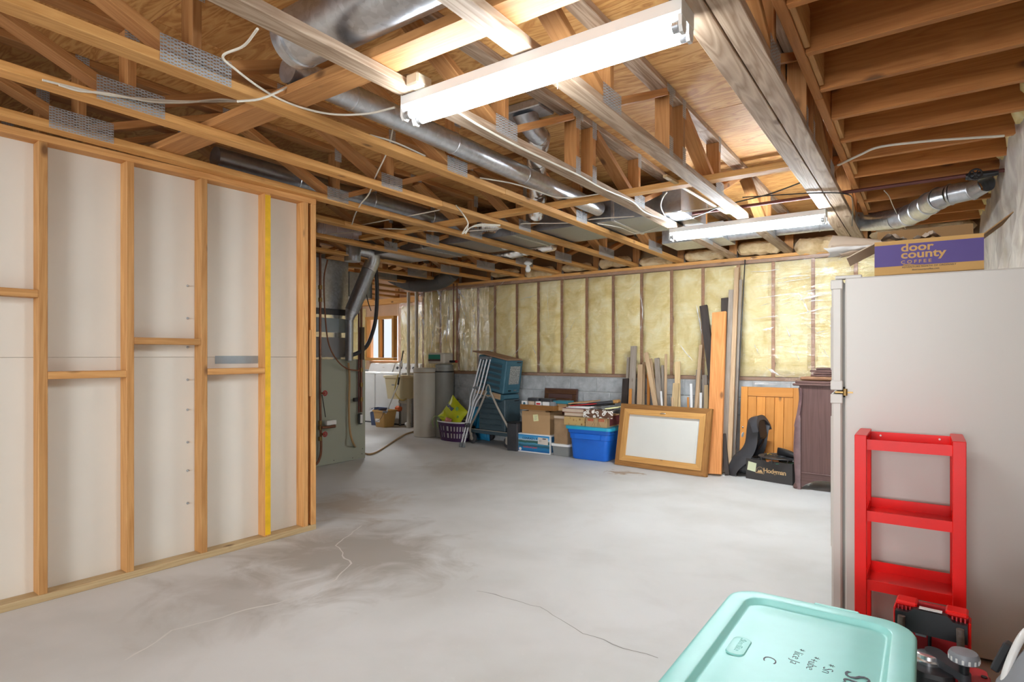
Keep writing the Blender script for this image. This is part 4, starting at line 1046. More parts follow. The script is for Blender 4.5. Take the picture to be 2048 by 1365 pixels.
for k in range(15):
    a = k * 2 * math.pi / 15; MB().box((0, 0, 0), (.003, .006, .013), M=Matrix.Rotation(a, 3, 'Z'), ch=.001).build('cap_rib', M_['white_paper'] if k % 1 == 0 else None, cap, smooth=False).location = cc + Vector((.0375 * math.cos(a), .0375 * math.sin(a), .012))

# grey machine at the lower right corner
t = thing('shop_vacuum', (.25, 2.02, 0), 'grey and white machine with a red top, cut off by the lower right corner', 'machine', rz=rad(-20))
b = MB(); loft(b, [[(x, y, 0.02) for x, y in rrect(.11, .15, .05)], [(x, y, .22) for x, y in rrect(.105, .145, .05)], [(x + .01, y, .40) for x, y in rrect(.085, .12, .04)], [(x + .03, y, .50) for x, y in rrect(.05, .09, .03)]]); b.build('housing', M_['grey_plastic'], t)
MB().tube(spline([(-.06, -.10, .36), (-.05, -.09, .44), (-.03, -.05, .52), (-.01, .0, .545)]), .009, 12).build('white_handle', M_['white_enamel'], t)
MB().box((-.085, .0, .43), (.02, .03, .09), ch=.004, M=Matrix.Rotation(rad(20), 3, 'Y')).build('dark_latch', M_['charcoal'], t, smooth=False)
MB().box((.01, .02, .56), (.05, .08, .07), ch=.008).build('red_top', M_['dark_red'], t, smooth=False)
MB().box((-.085, -.04, .28), (.003, .07, .10), M=Matrix.Rotation(rad(14), 3, 'Y')).build('dark_label', M_['charcoal'], t, smooth=False)

# ================================================================== THINGS ALONG THE BACK WALL
# framed board leaning on the lumber pile
bl_, br_ = onZ(1229, 930), onZ(1412, 956)
ux = (br_ - bl_).normalized(); Wd = (br_ - bl_).length; rzf = math.atan2(ux.y, ux.x)
def lean_thing(name, base, rz, tilt, label, cat, group=None):
    t = thing(name, base, label, cat, group=group)
    t.rotation_euler = (Matrix.Rotation(rz, 3, 'Z') @ Matrix.Rotation(-tilt, 3, 'X')).to_euler()
    return t
t = lean_thing('framed_board', tuple(bl_ + Vector((0, 0, .004))), rzf, rad(12), 'white board in a wide two-tone oak frame leaning on the lumber scraps', 'framed board')
Hf = .70
def mitre(b, x0, z0, x1, z1, w, y0, y1, side):
    """one mitred frame member along the given side"""
    q = {'b': [(x0, z0), (x1, z0), (x1 - w, z0 + w), (x0 + w, z0 + w)], 't': [(x0, z1), (x0 + w, z1 - w), (x1 - w, z1 - w), (x1, z1)],
         'l': [(x0, z0), (x0 + w, z0 + w), (x0 + w, z1 - w), (x0, z1)], 'r': [(x1, z0), (x1, z1), (x1 - w, z1 - w), (x1 - w, z0 + w)]}[side]
    b.prism(q, y0, y1, 'y')
for s in 'btlr':
    vert = s in 'lr'
    b = MB(); mitre(b, 0, 0, Wd, Hf, .055, -.0, .045, s); b.build('outer_frame_member', wood('brown_oak_' + s, (.36, .17, .05), (.22, .09, .022), axis=2 if vert else 0, knots=0), t, smooth=False)
    b = MB(); mitre(b, .056, .056, Wd - .056, Hf - .056, .062, -.006, .03, s); b.build('inner_frame_member', wood('honey_oak_' + s, (.58, .32, .105), (.43, .20, .055), axis=2 if vert else 0, knots=0), t, smooth=False)
MB().box((Wd / 2, .02, Hf / 2), (Wd - .236, .012, Hf - .236)).build('white_panel', plain('off_white_panel', (.66, .645, .59), .5, var=.03, scale=2), t, smooth=False)
MB().box((Wd - .128, -.0075, Hf / 2 - .01), (.007, .003, Hf - .27)).build('paint_streak', M_['white_paper'], t, smooth=False)
MB().tube(spline([(Wd / 2 - .03, -.007, Hf - .088), (Wd / 2 - .012, -.013, Hf - .085), (Wd / 2 + .012, -.013, Hf - .085), (Wd / 2 + .03, -.007, Hf - .088)]), .005, 8).build('pull', M_['chrome'], t)

# big orange pine plank
def leaner(name, top, bot, wpx, yt, yb, m, label, cat='board', group=None, thick=.022, tw=None, z0=None):
    """a board standing on the floor at bot (pixel, Y) and leaning to top (pixel, Y); wpx = its width in pixels"""
    pb = onY(bot[0], 0, yb); pb = Vector((pb.x, yb, thick * .5)) if z0 is None else Vector((pb.x, yb, z0))
    pt = onY(top[0], top[1], yt)
    w = wpx * (pt - CP).dot(Vector((_F[0], _F[1], 0))) / F_PX * .92
    side = Vector((math.cos(rad(8)), -math.sin(rad(8)) * 0 + (tw or 0), 0))
    return tag(board(name, pb, pt, w, thick, m, None, side, ch=.002), label, cat, group)
leaner('pine_plank', (1439, 625), (1428, 955), 30, 6.62, 6.17, M_['pine_plank'], 'wide bright orange pine plank with dark knots leaning beside the framed board', thick=.035, tw=-.1)
leaner('dark_plank', (1407, 612), (1448, 930), 16, 6.86, 6.45, M_['dark_plank'], 'blackened plank slanting behind the top left of the orange pine plank', thick=.04)
leaner('dark_plank', (1450, 597), (1452, 950), 15, 6.86, 6.46, M_['dark_plank'], 'black plank straight behind the orange pine plank\'s right edge', thick=.04)
leaner('grey_board', (1464, 580), (1449, 950), 13, 6.84, 6.37, M_['scrap_grey'], 'grey weathered board, the widest of those right of the orange plank')
leaner('long_board', (1474, 536), (1458, 948), 9, 6.86, 6.30, M_['scrap'], 'tall pale brown board right of the orange plank, reaching the wall\'s top', thick=.03)
leaner('long_board', (1482, 560), (1466, 945), 6, 6.86, 6.46, M_['scrap_grey'], 'narrow grey-brown batten rightmost among the leaning lumber', thick=.02)
leaner('short_board', (1447, 868), (1455, 952), 9, 6.37, 6.24, M_['dark_plank'], 'short dark board end at the foot of the orange plank', thick=.02)
tag(MB().tube([onZ(1474, 0, 0) * 0 + Vector((onY(1468, 0, 6.5).x, 6.5, .004)), onY(1490, 520, 6.885)], .006, 8).build('thin_rod', M_['black_cable']), 'thin black rod leaning from the tall boards up to the wall\'s top plate', 'rod')
# scraps: (top px, bottom px, width px, material, label, yt, yb, thickness)
SCR = [((1268, 693), (1258, 890), 13, 'scrap_grey', 'rough grey-brown board, tallest at the left end of the scrap pile', 6.85, 6.55, .035),
       ((1257, 715), (1247, 890), 6, 'scrap_grey', 'narrow board half hidden at the scrap pile\'s far left', 6.87, 6.62, .02),
       ((1252, 758), (1243, 895), 14, 'dark_plank', 'short black board at the left end of the scrap pile', 6.80, 6.48, .03),
       ((1261, 778), (1257, 890), 6, 'pine_door', 'short orange stick with a pale edge in front of the black board', 6.62, 6.44, .02),
       ((1281, 730), (1277, 890), 11, 'scrap', 'yellowish board second from the left of the scrap pile', 6.83, 6.57, .03),
       ((1288, 725), (1283, 890), 7, 'scrap', 'knotty pine strip beside the yellowish board', 6.87, 6.63, .02),
       ((1297, 745), (1297, 890), 6, 'pine_door', 'dark orange batten in the left half of the scrap pile', 6.86, 6.60, .02),
       ((1292, 706), (1332, 880), 9, 'scrap', 'pale stick slanting boldly to the right across the scrap pile', 6.80, 6.42, .02),
       ((1301, 718), (1328, 880), 6, 'scrap', 'second slanting pale stick just behind the boldest one', 6.84, 6.50, .018),
       ((1314, 717), (1326, 885), 11, 'scrap_grey', 'grey board with a torn top behind the slanting sticks', 6.86, 6.58, .025),
       ((1332, 709), (1330, 885), 5, 'scrap', 'thin upright strip near the middle of the scrap pile', 6.86, 6.60, .02),
       ((1325, 731), (1331, 885), 6, 'scrap_grey', 'thin grey strip behind the torn grey board', 6.88, 6.66, .015),
       ((1355, 724), (1356, 885), 12, 'treated', 'clean yellow board upright in the middle of the scrap pile', 6.85, 6.56, .02),
       ((1352, 767), (1342, 880), 13, 'treated', 'short wide pale board leaning left in front of the clean yellow board', 6.72, 6.46, .02),
       ((1322, 783), (1332, 875), 4, 'white_paper', 'short white stick leaning right in the middle of the scrap pile', 6.62, 6.44, .012),
       ((1344, 795), (1352, 875), 4, 'scrap', 'stubby brown stick below the short pale board', 6.60, 6.44, .012),
       ((1402, 690), (1383, 885), 7, 'scrap', 'long thin stick slanting left, right half of the scrap pile', 6.85, 6.52, .015),
       ((1398, 740), (1391, 885), 11, 'scrap_grey', 'grey board standing behind the long thin slanting stick', 6.87, 6.62, .03),
       ((1398, 752), (1397, 885), 4, 'scrap', 'narrow brown stick upright near the orange plank', 6.78, 6.55, .015),
       ((1382, 768), (1386, 880), 5, 'white_paper', 'white-painted stick, taller of the two at the scrap pile\'s right', 6.68, 6.47, .014),
       ((1402, 786), (1399, 880), 5, 'white_paper', 'white-painted stick, shorter of the two, nearest the orange plank', 6.66, 6.47, .014),
       ((1376, 795), (1379, 878), 4, 'pine_door', 'short reddish stick beside the white-painted sticks', 6.60, 6.45, .012),
       ((1410, 751), (1412, 885), 10, 'scrap_grey', 'brown-grey post end right against the orange plank', 6.80, 6.58, .04),
       ((1413, 771), (1411, 885), 8, 'treated', 'pale block of board tucked left of the orange plank', 6.66, 6.48, .03)]
for tp, bt, w, m, lb, yt, yb, th in SCR:
    leaner('scrap_stick' if w < 8 else 'scrap_board', tp, bt, w, yt, yb, M_[m], lb, 'scrap wood', 'lumber scraps leaning on the back wall', th)

# varnished pine door leaning on the blocks
d0 = onY(1478, 925, 6.62); d1 = onY(1600, 938, 6.66)
t = lean_thing('pine_door', (d0.x, 6.64, .004), rad(0), rad(5.5), 'varnished orange pine panel door leaning on the blocks beside the dark chest', 'door panel')
dw, dh = d1.x - d0.x, .90
for x, w in ((.035, .07), (dw - .035, .07)):
    link('door_stile', MB().box((0, 0, 0), (dh, w, .032), ch=.003).mesh('door_stile', M_['pine_door'], smooth=False, fix=False), t, frame((x, 0, 0), (x, 0, dh), (1, 0, 0)))
for z in (.05, dh - .05):
    link('door_rail', MB().box((0, 0, 0), (dw - .142, .1, .03), ch=.003).mesh('door_rail', M_['pine_door'], smooth=False, fix=False), t, frame((.071, 0, z), (dw - .071, 0, z), (0, 0, 1)))
npk = 5; pw = (dw - .142) / npk
pm = MB().box((0, 0, 0), (dh - .202, pw - .003, .018), ch=.003).mesh('door_board', M_['pine_door'], smooth=False, fix=False)
for k in range(npk):
    link('door_board', pm, t, frame((.071 + pw * (k + .5), .004, .101), (.071 + pw * (k + .5), .004, dh - .101), (1, 0, 0)))
MB().lathe([(.006, 0), (.009, .012), (0, .016)], 12, M=Matrix.Rotation(rad(90), 3, 'X'), c=(.03, -.016, .46)).build('small_knob', M_['chrome'], t)

# dark chest with the carved corner
fz = onZ(1594, 978)
t = thing('carved_chest', (fz.x, fz.y, 0), 'dark mahogany chest with a carved serpentine corner, beside the refrigerator', 'chest', rz=rad(-6))
CW, CD, CH = .50, .44, 1.0
MB().box((CW / 2 + .01, .012, .57), (CW - .03, .022, .84), ch=.003).build('side_panel', M_['mahogany_upright'], t, smooth=False)
MB().box((CW / 2, CD / 2 + .02, .57), (CW - .02, CD - .03, .84)).build('carcass', M_['mahogany'], t, smooth=False)
def serp(u):  # serpentine silhouette of the corner post
    z = u * CH
    return -.012 - .035 * math.sin((z - .1) * 5.4) * (1 if z > .62 else .45) - .02 * max(0, (z - .9) * 4) + .012 * max(0, (.12 - z) * 9) * -1
L0, L1 = [], []
loops = []
for k in range(41):
    z = k / 40 * (CH - .06); x = serp(k / 40)
    loops.append([(x, -.012, z), (x + .03, -.022, z), (.035, -.016, z), (.035, .045, z), (x + .01, .045, z), (x - .006, .015, z)])
b = MB(); loft(b, loops); b.build('carved_corner_post', plain('mahogany_polished', (.17, .10, .10), .3, var=.25, scale=12, coat=.4), t, ang=60)
b = MB(); b.lathe([(0, 0), (.022, .004), (.028, .02), (.02, .04), (.012, .055)], 16, (-.008, .0, 0)); b.build('scroll_foot', M_['mahogany'], t)
b = MB(); b.lathe([(0, 0), (.022, .004), (.028, .02), (.02, .04), (.012, .055)], 16, (CW - .03, .02, 0)); b.build('scroll_foot', M_['mahogany'], t)
ap = [(.03, .15), (CW - .01, .15), (CW - .01, .05)] + [(CW - .01 - (CW - .05) * k / 16, .05 + .055 * math.sin(math.pi * k / 16) ** .7 + (.0 if k < 13 else -.008 * (k - 12))) for k in range(1, 17)]
MB().prism(ap, -.006, .018, 'y').build('scalloped_apron', M_['mahogany'], t, smooth=False)
MB().box((CW / 2, -.004, .155), (CW - .06, .012, .012), ch=.003).build('base_bead', M_['mahogany'], t, smooth=False)
b = MB(); b.box((CW / 2, CD / 2, CH - .03), (CW + .07, CD + .05, .022), ch=.008); b.box((CW / 2, CD / 2, CH - .008), (CW + .03, CD + .02, .024), ch=.006); b.build('top_moulding', M_['mahogany'], t, smooth=False)
MB().box((CW / 2 + .01, CD / 2, CH + .025), (CW - .02, CD - .02, .035), ch=.012).build('top_step', M_['mahogany_top'], t, smooth=False)
for k, (dx, z) in enumerate(((.0, .0), (.02, .021), (-.015, .042), (.03, .063))):
    o = MB().box((0, 0, 0), (.36, .28, .018), ch=.004).build('dark_slab', M_['mahogany'], None, smooth=False)
    p = Vector((fz.x + .30 + dx, fz.y + .20 + .01 * k, CH + .0425 + .0095 + z)); o.location = p; o.rotation_euler = (0, 0, rad(-6 + 2 * k - 3))
    tag(o, 'thin dark wood slab, ' + ('bottom', 'second from the bottom', 'third from the bottom', 'topmost')[k] + ' of the stack on the dark chest', 'slab', 'dark slabs stacked on the chest')

# black carton with its contents
h0, h1 = onZ(1492, 957), onZ(1585, 972)
hr = math.atan2(h1.y - h0.y, h1.x - h0.x); hw = (h1 - h0).length
t = thing('black_carton', tuple(h0), 'open black carton with tan lettering and a pale note, on the floor', 'box', rz=hr)
hh, hd = .205, .26
m_blk = plain('black_printed_card', (.035, .030, .028), .6)
for nm, c, d in (('front_panel', (hw / 2, .002, hh / 2), (hw, .004, hh)), ('back_panel', (hw / 2, hd, hh / 2), (hw, .004, hh)), ('side_panel', (.002, hd / 2, hh / 2), (.004, hd - .004, hh)), ('side_panel', (hw - .002, hd / 2, hh / 2), (.004, hd - .004, hh)), ('bottom_panel', (hw / 2, hd / 2, .003), (hw - .008, hd - .004, .005))):
    MB().box(c, d).build(nm, m_blk, t, smooth=False)
m_tanink = plain('tan_print', (.55, .36, .17), .6)
text('lettering', 'Hodgman', .062, m_tanink, t, (hw * .385, -.0008, hh * .42), FACE_Y, offset=.0012, space=.9)
b = MB(); ac = Vector((hw * .315, -.001, hh * .36))
b.tube([ac + Vector((.042 * math.cos(a), 0, .06 * math.sin(a))) for a in [rad(180 - 18 * k) for k in range(11)]], .0035, 6, flat=.3)
b.prism([(-.03, .004), (-.012, .03), (-.004, .022), (.01, .036), (.03, .004)], -.0015, 0, 'y', c=ac); b.prism([(-.045, -.004), (.04, -.004), (.04, .0), (-.045, .0)], -.0015, 0, 'y', c=ac)
b.build('emblem', m_tanink, t, smooth=False)
MB().box((.062, -.002, hh * .62), (.085, .0015, .088), M=Matrix.Rotation(rad(8), 3, 'Y')).build('paper_note', plain('pale_green_note', (.62, .66, .44), .8), t, smooth=False)
hM = Matrix.Translation(h0) @ Matrix.Rotation(hr, 4, 'Z')
def inh(x, y, z): return tuple(hM @ Vector((x, y, z)))
t = thing('wire_tray', inh(hw * .62, .13, hh + .015), 'round dark tray with looped wire rim resting on the black carton', 'tray', rz=hr)
b = MB(); b.lathe([(0, .006), (.15, .008), (.19, .016), (.195, .022), (.188, .02), (.15, .013), (0, .011)], 36); b.build('tray_plate', plain('dark_brown_wicker', (.07, .05, .035), .7, var=.4, scale=40, bumpy=.4), t)
b = MB(); b.tube([(.197 * math.cos(a), .197 * math.sin(a), .02) for a in [k * math.pi / 20 for k in range(41)]], .004, 6, False); b.build('wire_rim', M_['charcoal'], t)
for k in range(8):
    a = k * math.pi / 4; MB().tube([(.19 * math.cos(a), .19 * math.sin(a), .018), (.17 * math.cos(a), .17 * math.sin(a), -.03)], .004, 6).build('rim_loop', M_['charcoal'], t)
b = MB()
for k in range(5): b.tube(spline([(.1 * math.cos(k * 1.3) + .05 * math.cos(q), .1 * math.sin(k * 1.3) + .05 * math.sin(q), .016 + .004 * k) for q in (0, 1.2, 2.4, 3.6, 4.8, 6.0)]), .0035, 6)
tag(b.build('cord_coil', M_['black_cable'], t), None)
t = thing('black_shoe', inh(hw * .80, .12, hh + .052), 'glossy black clog-shaped shoe lying on the round tray', 'shoe', rz=hr + rad(-18))
b = MB(); loops = []
for k in range(13):
    u = k / 12; w = .042 * (math.sin(math.pi * min(1, max(.02, u * .97 + .02))) ** .4) * (1.05 - .25 * u); hgt = .085 - .05 * u * u
    loops.append([(-.12 + .24 * u, w * math.cos(a), max(-.012, .5 * hgt * math.sin(a) + hgt * .3)) for a in [2 * math.pi * q / 14 for q in range(14)]])
loft(b, loops); b.build('upper', M_['black_plastic'], t, ang=70)
MB().prism([(x, y) for x, y in rrect(.118, .04, .038)], -.020, -.012, 'z').build('sole', M_['charcoal'], t)
tag(MB().box((0, 0, 0), (.12, .04, .03), ch=.01).build('orange_sponge', plain('orange_foam', (.55, .2, .07), .8)), 'orange-brown sponge poking out of the black carton\'s front', 'sponge').location = inh(hw * .56, .026, hh - .003)
b = MB(); b.lathe([(0, 0), (.035, .005), (.04, .05), (.03, .075), (.012, .09), (0, .092)], 18); o = b.build('yellow_bottle', plain('yellow_plastic', (.75, .45, .02), .4)); o.location = inh(.14, .21, hh - .05)
tag(o, 'yellow plastic bottle top behind the black carton\'s rim', 'bottle')
o = MB().box((0, 0, 0), (.16, .10, .012), ch=.003, M=Matrix.Rotation(rad(-5), 3, 'Y')).build('green_book', plain('green_cover', (.05, .16, .10), .5)); o.location = inh(hw * .80, .06, hh - .012); tag(o, 'dark green booklet lying at the black carton\'s right end', 'book')
o = MB().box((0, 0, 0), (.09, .07, .03), ch=.006).build('white_packet', M_['white_paper']); o.location = inh(hw * .93, .20, hh - .006); tag(o, 'small white packet at the black carton\'s far right corner', 'packet')
t = thing('coiled_strap', inh(.09, .10, hh - .03), 'black strap curling over the black carton\'s left end', 'strap', rz=hr)
MB().tube(spline([(-.06, .05, .0), (-.05, -.06, .03), (.02, -.10, .035), (.10, -.05, .045), (.13, .04, .04), (.05, .09, .02)]), .010, 8, flat=.4).build('webbing', M_['charcoal'], t)

# black moulded seat shell
q = onZ(1455, 946)
t = thing('seat_shell', (q.x + .02, 6.42, 0), 'black curved plastic seat shell with a round white sticker, beside the black carton', 'seat', rz=rad(-12))
prof = [(-.02, .0), (.0, .09), (.06, .19), (.14, .27), (.175, .33), (.19, .40), (.205, .52), (.235, .60), (.33, .635)]
ctr = spline([(x, 0, z) for x, z in prof], 5)
loops = []
for i, p in enumerate(ctr):
    tg = (ctr[min(i + 1, len(ctr) - 1)] - ctr[max(0, i - 1)]).normalized(); nn = Vector((tg.z, 0, -tg.x)); wv = .135 + .02 * math.sin(i * .2)
    row = []
    for k in range(13):
        a = (k / 12 - .5) * 2; row.append(tuple(p + Vector((0, a * wv, 0)) + nn * (.11 * abs(a) ** 3)))
    back = [tuple(Vector(r_) + nn * .05) for r_ in reversed(row)]
    loops.append(row + back)
b = MB(); loft(b, loops); b.build('shell', M_['charcoal'], t, ang=60)
b = MB(); b.box((.315, 0, .50), (.07, .20, .22), ch=.02, M=Matrix.Rotation(rad(-8), 3, 'Y')); b.build('back_pad', M_['black_plastic'], t)
for s in (-1, 1): MB().tube(spline([(.31, s * .07, .56), (.335, s * .075, .46), (.32, s * .07, .36), (.27, s * .06, .27)]), .018, 8, flat=.5).build('strap', M_['black_plastic'], t)
b = MB(); b.box((.19, 0, .085), (.19, .18, .12), ch=.035); b.build('base_block', M_['charcoal'], t)
MB().lathe([(.027, 0), (.027, .002), (0, .002)], 24, M=Matrix.Rotation(rad(-80), 3, 'Y') @ Matrix.Rotation(0, 3, 'X'), c=(.172, -.06, .425)).build('white_sticker', M_['white_paper'], t)

# ---- boxes group in the middle
def carton(name, x0, x1, y, z0, z1, dep, m, label, rz=0.0, ch=.002, cat='box'):
    t = thing(name, (x0, y, z0), label, cat, rz=rz); w, h = x1 - x0, z1 - z0
    return t, w, h, dep
YC = 6.30
x0, x1 = onY(1035, 905, YC).x, onY(1101, 910, YC).x; zt = onY(1035, 866, YC).z
t, w, h, dp = carton('printed_carton', x0, x1, YC, 0, zt, .33, None, 'blue and white printed carton showing a lake, under the plain cardboard box')
MB().box((w / 2, dp / 2, h / 2), (w, dp, h), ch=.002).build('carton_body', M_['white_paper'], t, smooth=False)
m_lake, tt, bb = nt('lake_print')
tc = N(tt, 'TexCoord'); sx = N(tt, 'SeparateXYZ'); L_(tt, tc.outputs['Generated'], sx.inputs[0])
nz = N(tt, 'TexNoise', i_Scale=3.0, i_Detail=4.0); L_(tt, tc.outputs['Generated'], nz.inputs['Vector'])
fz_ = math_(tt, 'ADD', sx.outputs[2], math_(tt, 'MULTIPLY', math_(tt, 'SUBTRACT', nz.outputs[0], .5), .18))
L_(tt, ramp(tt, fz_, [(.0, (.01, .10, .30)), (.22, (.02, .20, .42)), (.34, (.03, .10, .13)), (.48, (.08, .30, .45)), (.52, (.03, .13, .12)), (.64, (.06, .12, .10)), (.70, (.50, .62, .70)), (.78, (.12, .42, .68)), (1, (.02, .25, .55))]), bb.inputs['Base Color'])
bb.inputs['Roughness'].default_value = .45
MB().box((w / 2, -.001, h / 2), (w - .03, .0016, h - .028)).build('lake_picture', m_lake, t, smooth=False)
MB().box((w + .001, dp * .42, h / 2), (.0016, dp * .7, h - .04)).build('side_print', plain('blue_print', (.03, .14, .32), .5), t, smooth=False)
text('lettering', "CONRAD's A", .038, plain('navy_print', (.01, .05, .16), .5), t, (w * .15, -.0022, h * .70), FACE_Y, offset=.0008, space=1.05)
text('lettering', 'northwest pears', .032, plain('red_print', (.62, .06, .05), .5), t, (w * .18, -.0022, h * .25), FACE_Y, offset=.0004, shear=.12)
MB().box((w * .78, -.0025, h * .67), (w * .30, .0012, h * .36), M=Matrix.Rotation(rad(2), 3, 'Y')).build('address_label', plain('address_paper', (.66, .58, .50), .8), t, smooth=False)
MB().box((w * .82, -.0035, h * .79), (w * .10, .0008, h * .05)).build('label_stamp', M_['ink'], t, smooth=False)
text('lettering', '11', .034, M_['ink'], t, (w * .67, -.0034, h * .62), FACE_Y)
MB().lathe([(.02, 0), (.02, .0015), (0, .0015)], 20, M=Matrix.Rotation(rad(90), 3, 'X'), c=(.045, -.0015, h * .16)).build('round_seal', M_['white_paper'], t)
zc0 = h
x0, x1 = onY(1044, 870, YC + .04).x, onY(1100, 872, YC + .04).x; zt = onY(1044, 822, YC + .04).z
t, w, h, dp = carton('cardboard_box', x0, x1, YC + .04, zc0, zt, .30, None, 'plain brown cardboard box with a yellow sticky note, on the printed carton')
for nm, c, d in (('front_panel', (w / 2, .002, h / 2), (w, .004, h)), ('back_panel', (w / 2, dp, h / 2), (w, .004, h)), ('side_panel', (.002, dp / 2, h / 2), (.004, dp - .004, h)), ('side_panel', (w - .002, dp / 2, h / 2), (.004, dp - .004, h)), ('bottom_panel', (w / 2, dp / 2, .003), (w - .008, dp - .004, .005))):
    MB().box(c, d).build(nm, M_['cardboard'], t, smooth=False)
nn_ = MB().box((w * .50, -.0008, h * .72), (.075, .001, .085), M=Matrix.Rotation(rad(-7), 3, 'Y')).build('sticky_note', M_['note'], t, smooth=False)
for k in range(4): MB().box((w * .50 - .002 * k, -.0018, h * .72 + .024 - .016 * k), (.05 - .008 * (k % 2), .0008, .004), M=Matrix.Rotation(rad(-7), 3, 'Y')).build('pencil_line', M_['grey_plastic'], t, smooth=False)
MB().box((w * .52, .06, h + .012), (w * .6, .09, .04), M=Matrix.Rotation(rad(10), 3, 'X')).build('inner_flap', M_['cardboard'], t, smooth=False)
zc1 = zc0 + h
# wooden tray with small boxes
x0, x1 = onY(1040, 815, YC - .01).x, onY(1108, 820, YC - .01).x
zt0 = zc1 + .024
t = thing('wooden_tray', (x0, YC - .01, zt0), 'orange-brown shallow wooden tray lying across the plain cardboard box', 'tray', rz=0)
tw_ = x1 - x0; td = .33
MB().box((tw_ / 2, .006, .032), (tw_, .012, .064), ch=.002).build('front_rail', M_['oak_dark'], t, smooth=False)
for nm, c, d in (('back_rail', (tw_ / 2, td, .032), (tw_, .012, .064)), ('side_rail', (.006, td / 2, .032), (.012, td - .012, .064)), ('side_rail', (tw_ - .006, td / 2, .032), (.012, td - .012, .064)), ('tray_bottom', (tw_ / 2, td / 2, .010), (tw_ - .024, td - .012, .008))):
    MB().box(c, d, ch=.002).build(nm, M_['oak_dark'], t, smooth=False)
sm = [(.05, .10, 'white_paper', .055, 'small white box with a round blue mark, left end of the wooden tray'), (.165, .10, 'kraft', .055, 'small cream box, second from the left in the wooden tray'), (.28, .10, 'white_paper', .058, 'small white box with a red stripe, middle of the wooden tray'), (.40, .115, 'white_paper', .056, 'plain white box right of the red-striped one'), (.50, .07, 'grey_plastic', .06, 'dark box with pale specks, right end of the wooden tray')]
for k, (cx_, w_2, m, hz, lb) in enumerate(sm):
    tb = thing('small_box', (x0 + cx_ * tw_ / .55, YC + .07, zt0 + .0145), lb, 'box', group='small boxes in the wooden tray')
    MB().box((0, 0, hz / 2 + .02), (w_2 * tw_ / .55 * .92, .10, hz + .035), ch=.003).build('box_body', M_[m], tb, smooth=False)
    if k == 2: MB().box((0, -.0508, hz * .5 + .036), (.06, .001, .022)).build('red_stripe', M_['dark_red'], tb, smooth=False)
    if k == 0: MB().lathe([(.018, 0), (.018, .0012), (0, .0012)], 18, M=Matrix.Rotation(rad(90), 3, 'X'), c=(0, -.0505, .06)).build('blue_mark', M_['steel_blue'], tb)
zt1 = zt0 + .0145 + .093
for cx_, lb in ((.19, 'black flat case lying left on the small boxes'), (.40, 'black flat case lying right on the small boxes')):
    tb = thing('black_case', (x0 + cx_ * tw_ / .55, YC + .08, zt1), lb, 'case', group='black cases on the small boxes')
    b = MB(); rbox(b, (0, 0, .021), (.17, .12, .038), .018); b.build('case_body', M_['charcoal'], tb); MB().box((0, 0, .021), (.172, .122, .003)).build('case_seam', M_['black_plastic'], tb, smooth=False)
o = MB().box((0, 0, 0), (.22, .16, .035), ch=.004).build('teal_box', plain('teal_card', (.04, .22, .28), .4)); o.location = (x0 + .60 * tw_ / .55, YC + .14, zt1 + .0); tag(o, 'flat teal box at the right end of the wooden tray', 'box')
MB().box((0, 0, .0), (.14, .12, .09)).build('box_base', M_['cardboard'], o, smooth=False).location = (0, .02, -.062)

# clear tub and paper bag
x0, x1 = onY(1101, 912, 6.26).x, onY(1138, 914, 6.26).x; zt = onY(1120, 893, 6.26).z
m_clear, tt, bb = nt('cloudy_clear_plastic'); bb.inputs['Base Color'].default_value = (.55, .56, .54, 1); bb.inputs['Alpha'].default_value = .42; bb.inputs['Roughness'].default_value = .15
t = thing('clear_tub', ((x0 + x1) / 2, 6.40, 0), 'cloudy clear plastic tub with a white lid, on the floor under the paper bag', 'tub')
w = x1 - x0
b = MB(); loft(b, [[(x, y, .003) for x, y in rrect(w / 2 - .02, .12, .03)], [(x, y, zt) for x, y in rrect(w / 2 - .005, .137, .035)]]); b.build('tub_wall', m_clear, t)
b = MB(); rbox(b, (0, 0, zt + .012), (w + .012, .292, .028), .04); b.build('lid', M_['white_enamel'], t)
for k in range(7):
    b = MB(); b.grid(6, 6, lambda u, v: ((u - .5) * w * .8, (v - .5) * .2, .015 + .017 * k + .012 * nrm(u * 3, v * 3, k * 2.1))); b.build('packed_cloth', plain('packed_cloth_%d' % k, [(.5, .45, .38), (.25, .35, .36), (.6, .56, .5), (.35, .27, .22), (.45, .52, .5), (.55, .42, .40), (.3, .3, .28)][k], .9), t, fix=False)
x0, x1 = onY(1107, 888, 6.28).x, onY(1136, 890, 6.28).x; z0 = zt + .027; z1 = onY(1120, 832, 6.28).z
t = thing('paper_bag', ((x0 + x1) / 2, 6.36, z0), 'tall creased brown paper bag standing on the clear tub', 'bag', rz=rad(-4))
w = (x1 - x0) / 2 * .97; loops = []
for k in range(13):
    u = k / 12; z = u * (z1 - z0); loops.append([(x * (1 + .05 * nrm(u * 3, x * 9, 2)) - .01 * u, y * (1 - .15 * u) + .012 * nrm(u * 5, x * 12, 6), z + (.006 * nrm(x * 20, y * 20, 1) if k == 12 else 0)) for x, y in rrect(w, .075, .012, 3)])
b = MB(); loft(b, loops); b.build('bag_body', plain('brown_bag_paper', (.36, .23, .125), .85, var=.12, scale=9, bumpy=.35), t, ang=50)
MB().box((0, -.078, z1 - z0 - .02), (w * 1.9, .003, .03)).build('folded_hem', M_['kraft'], t, smooth=False)

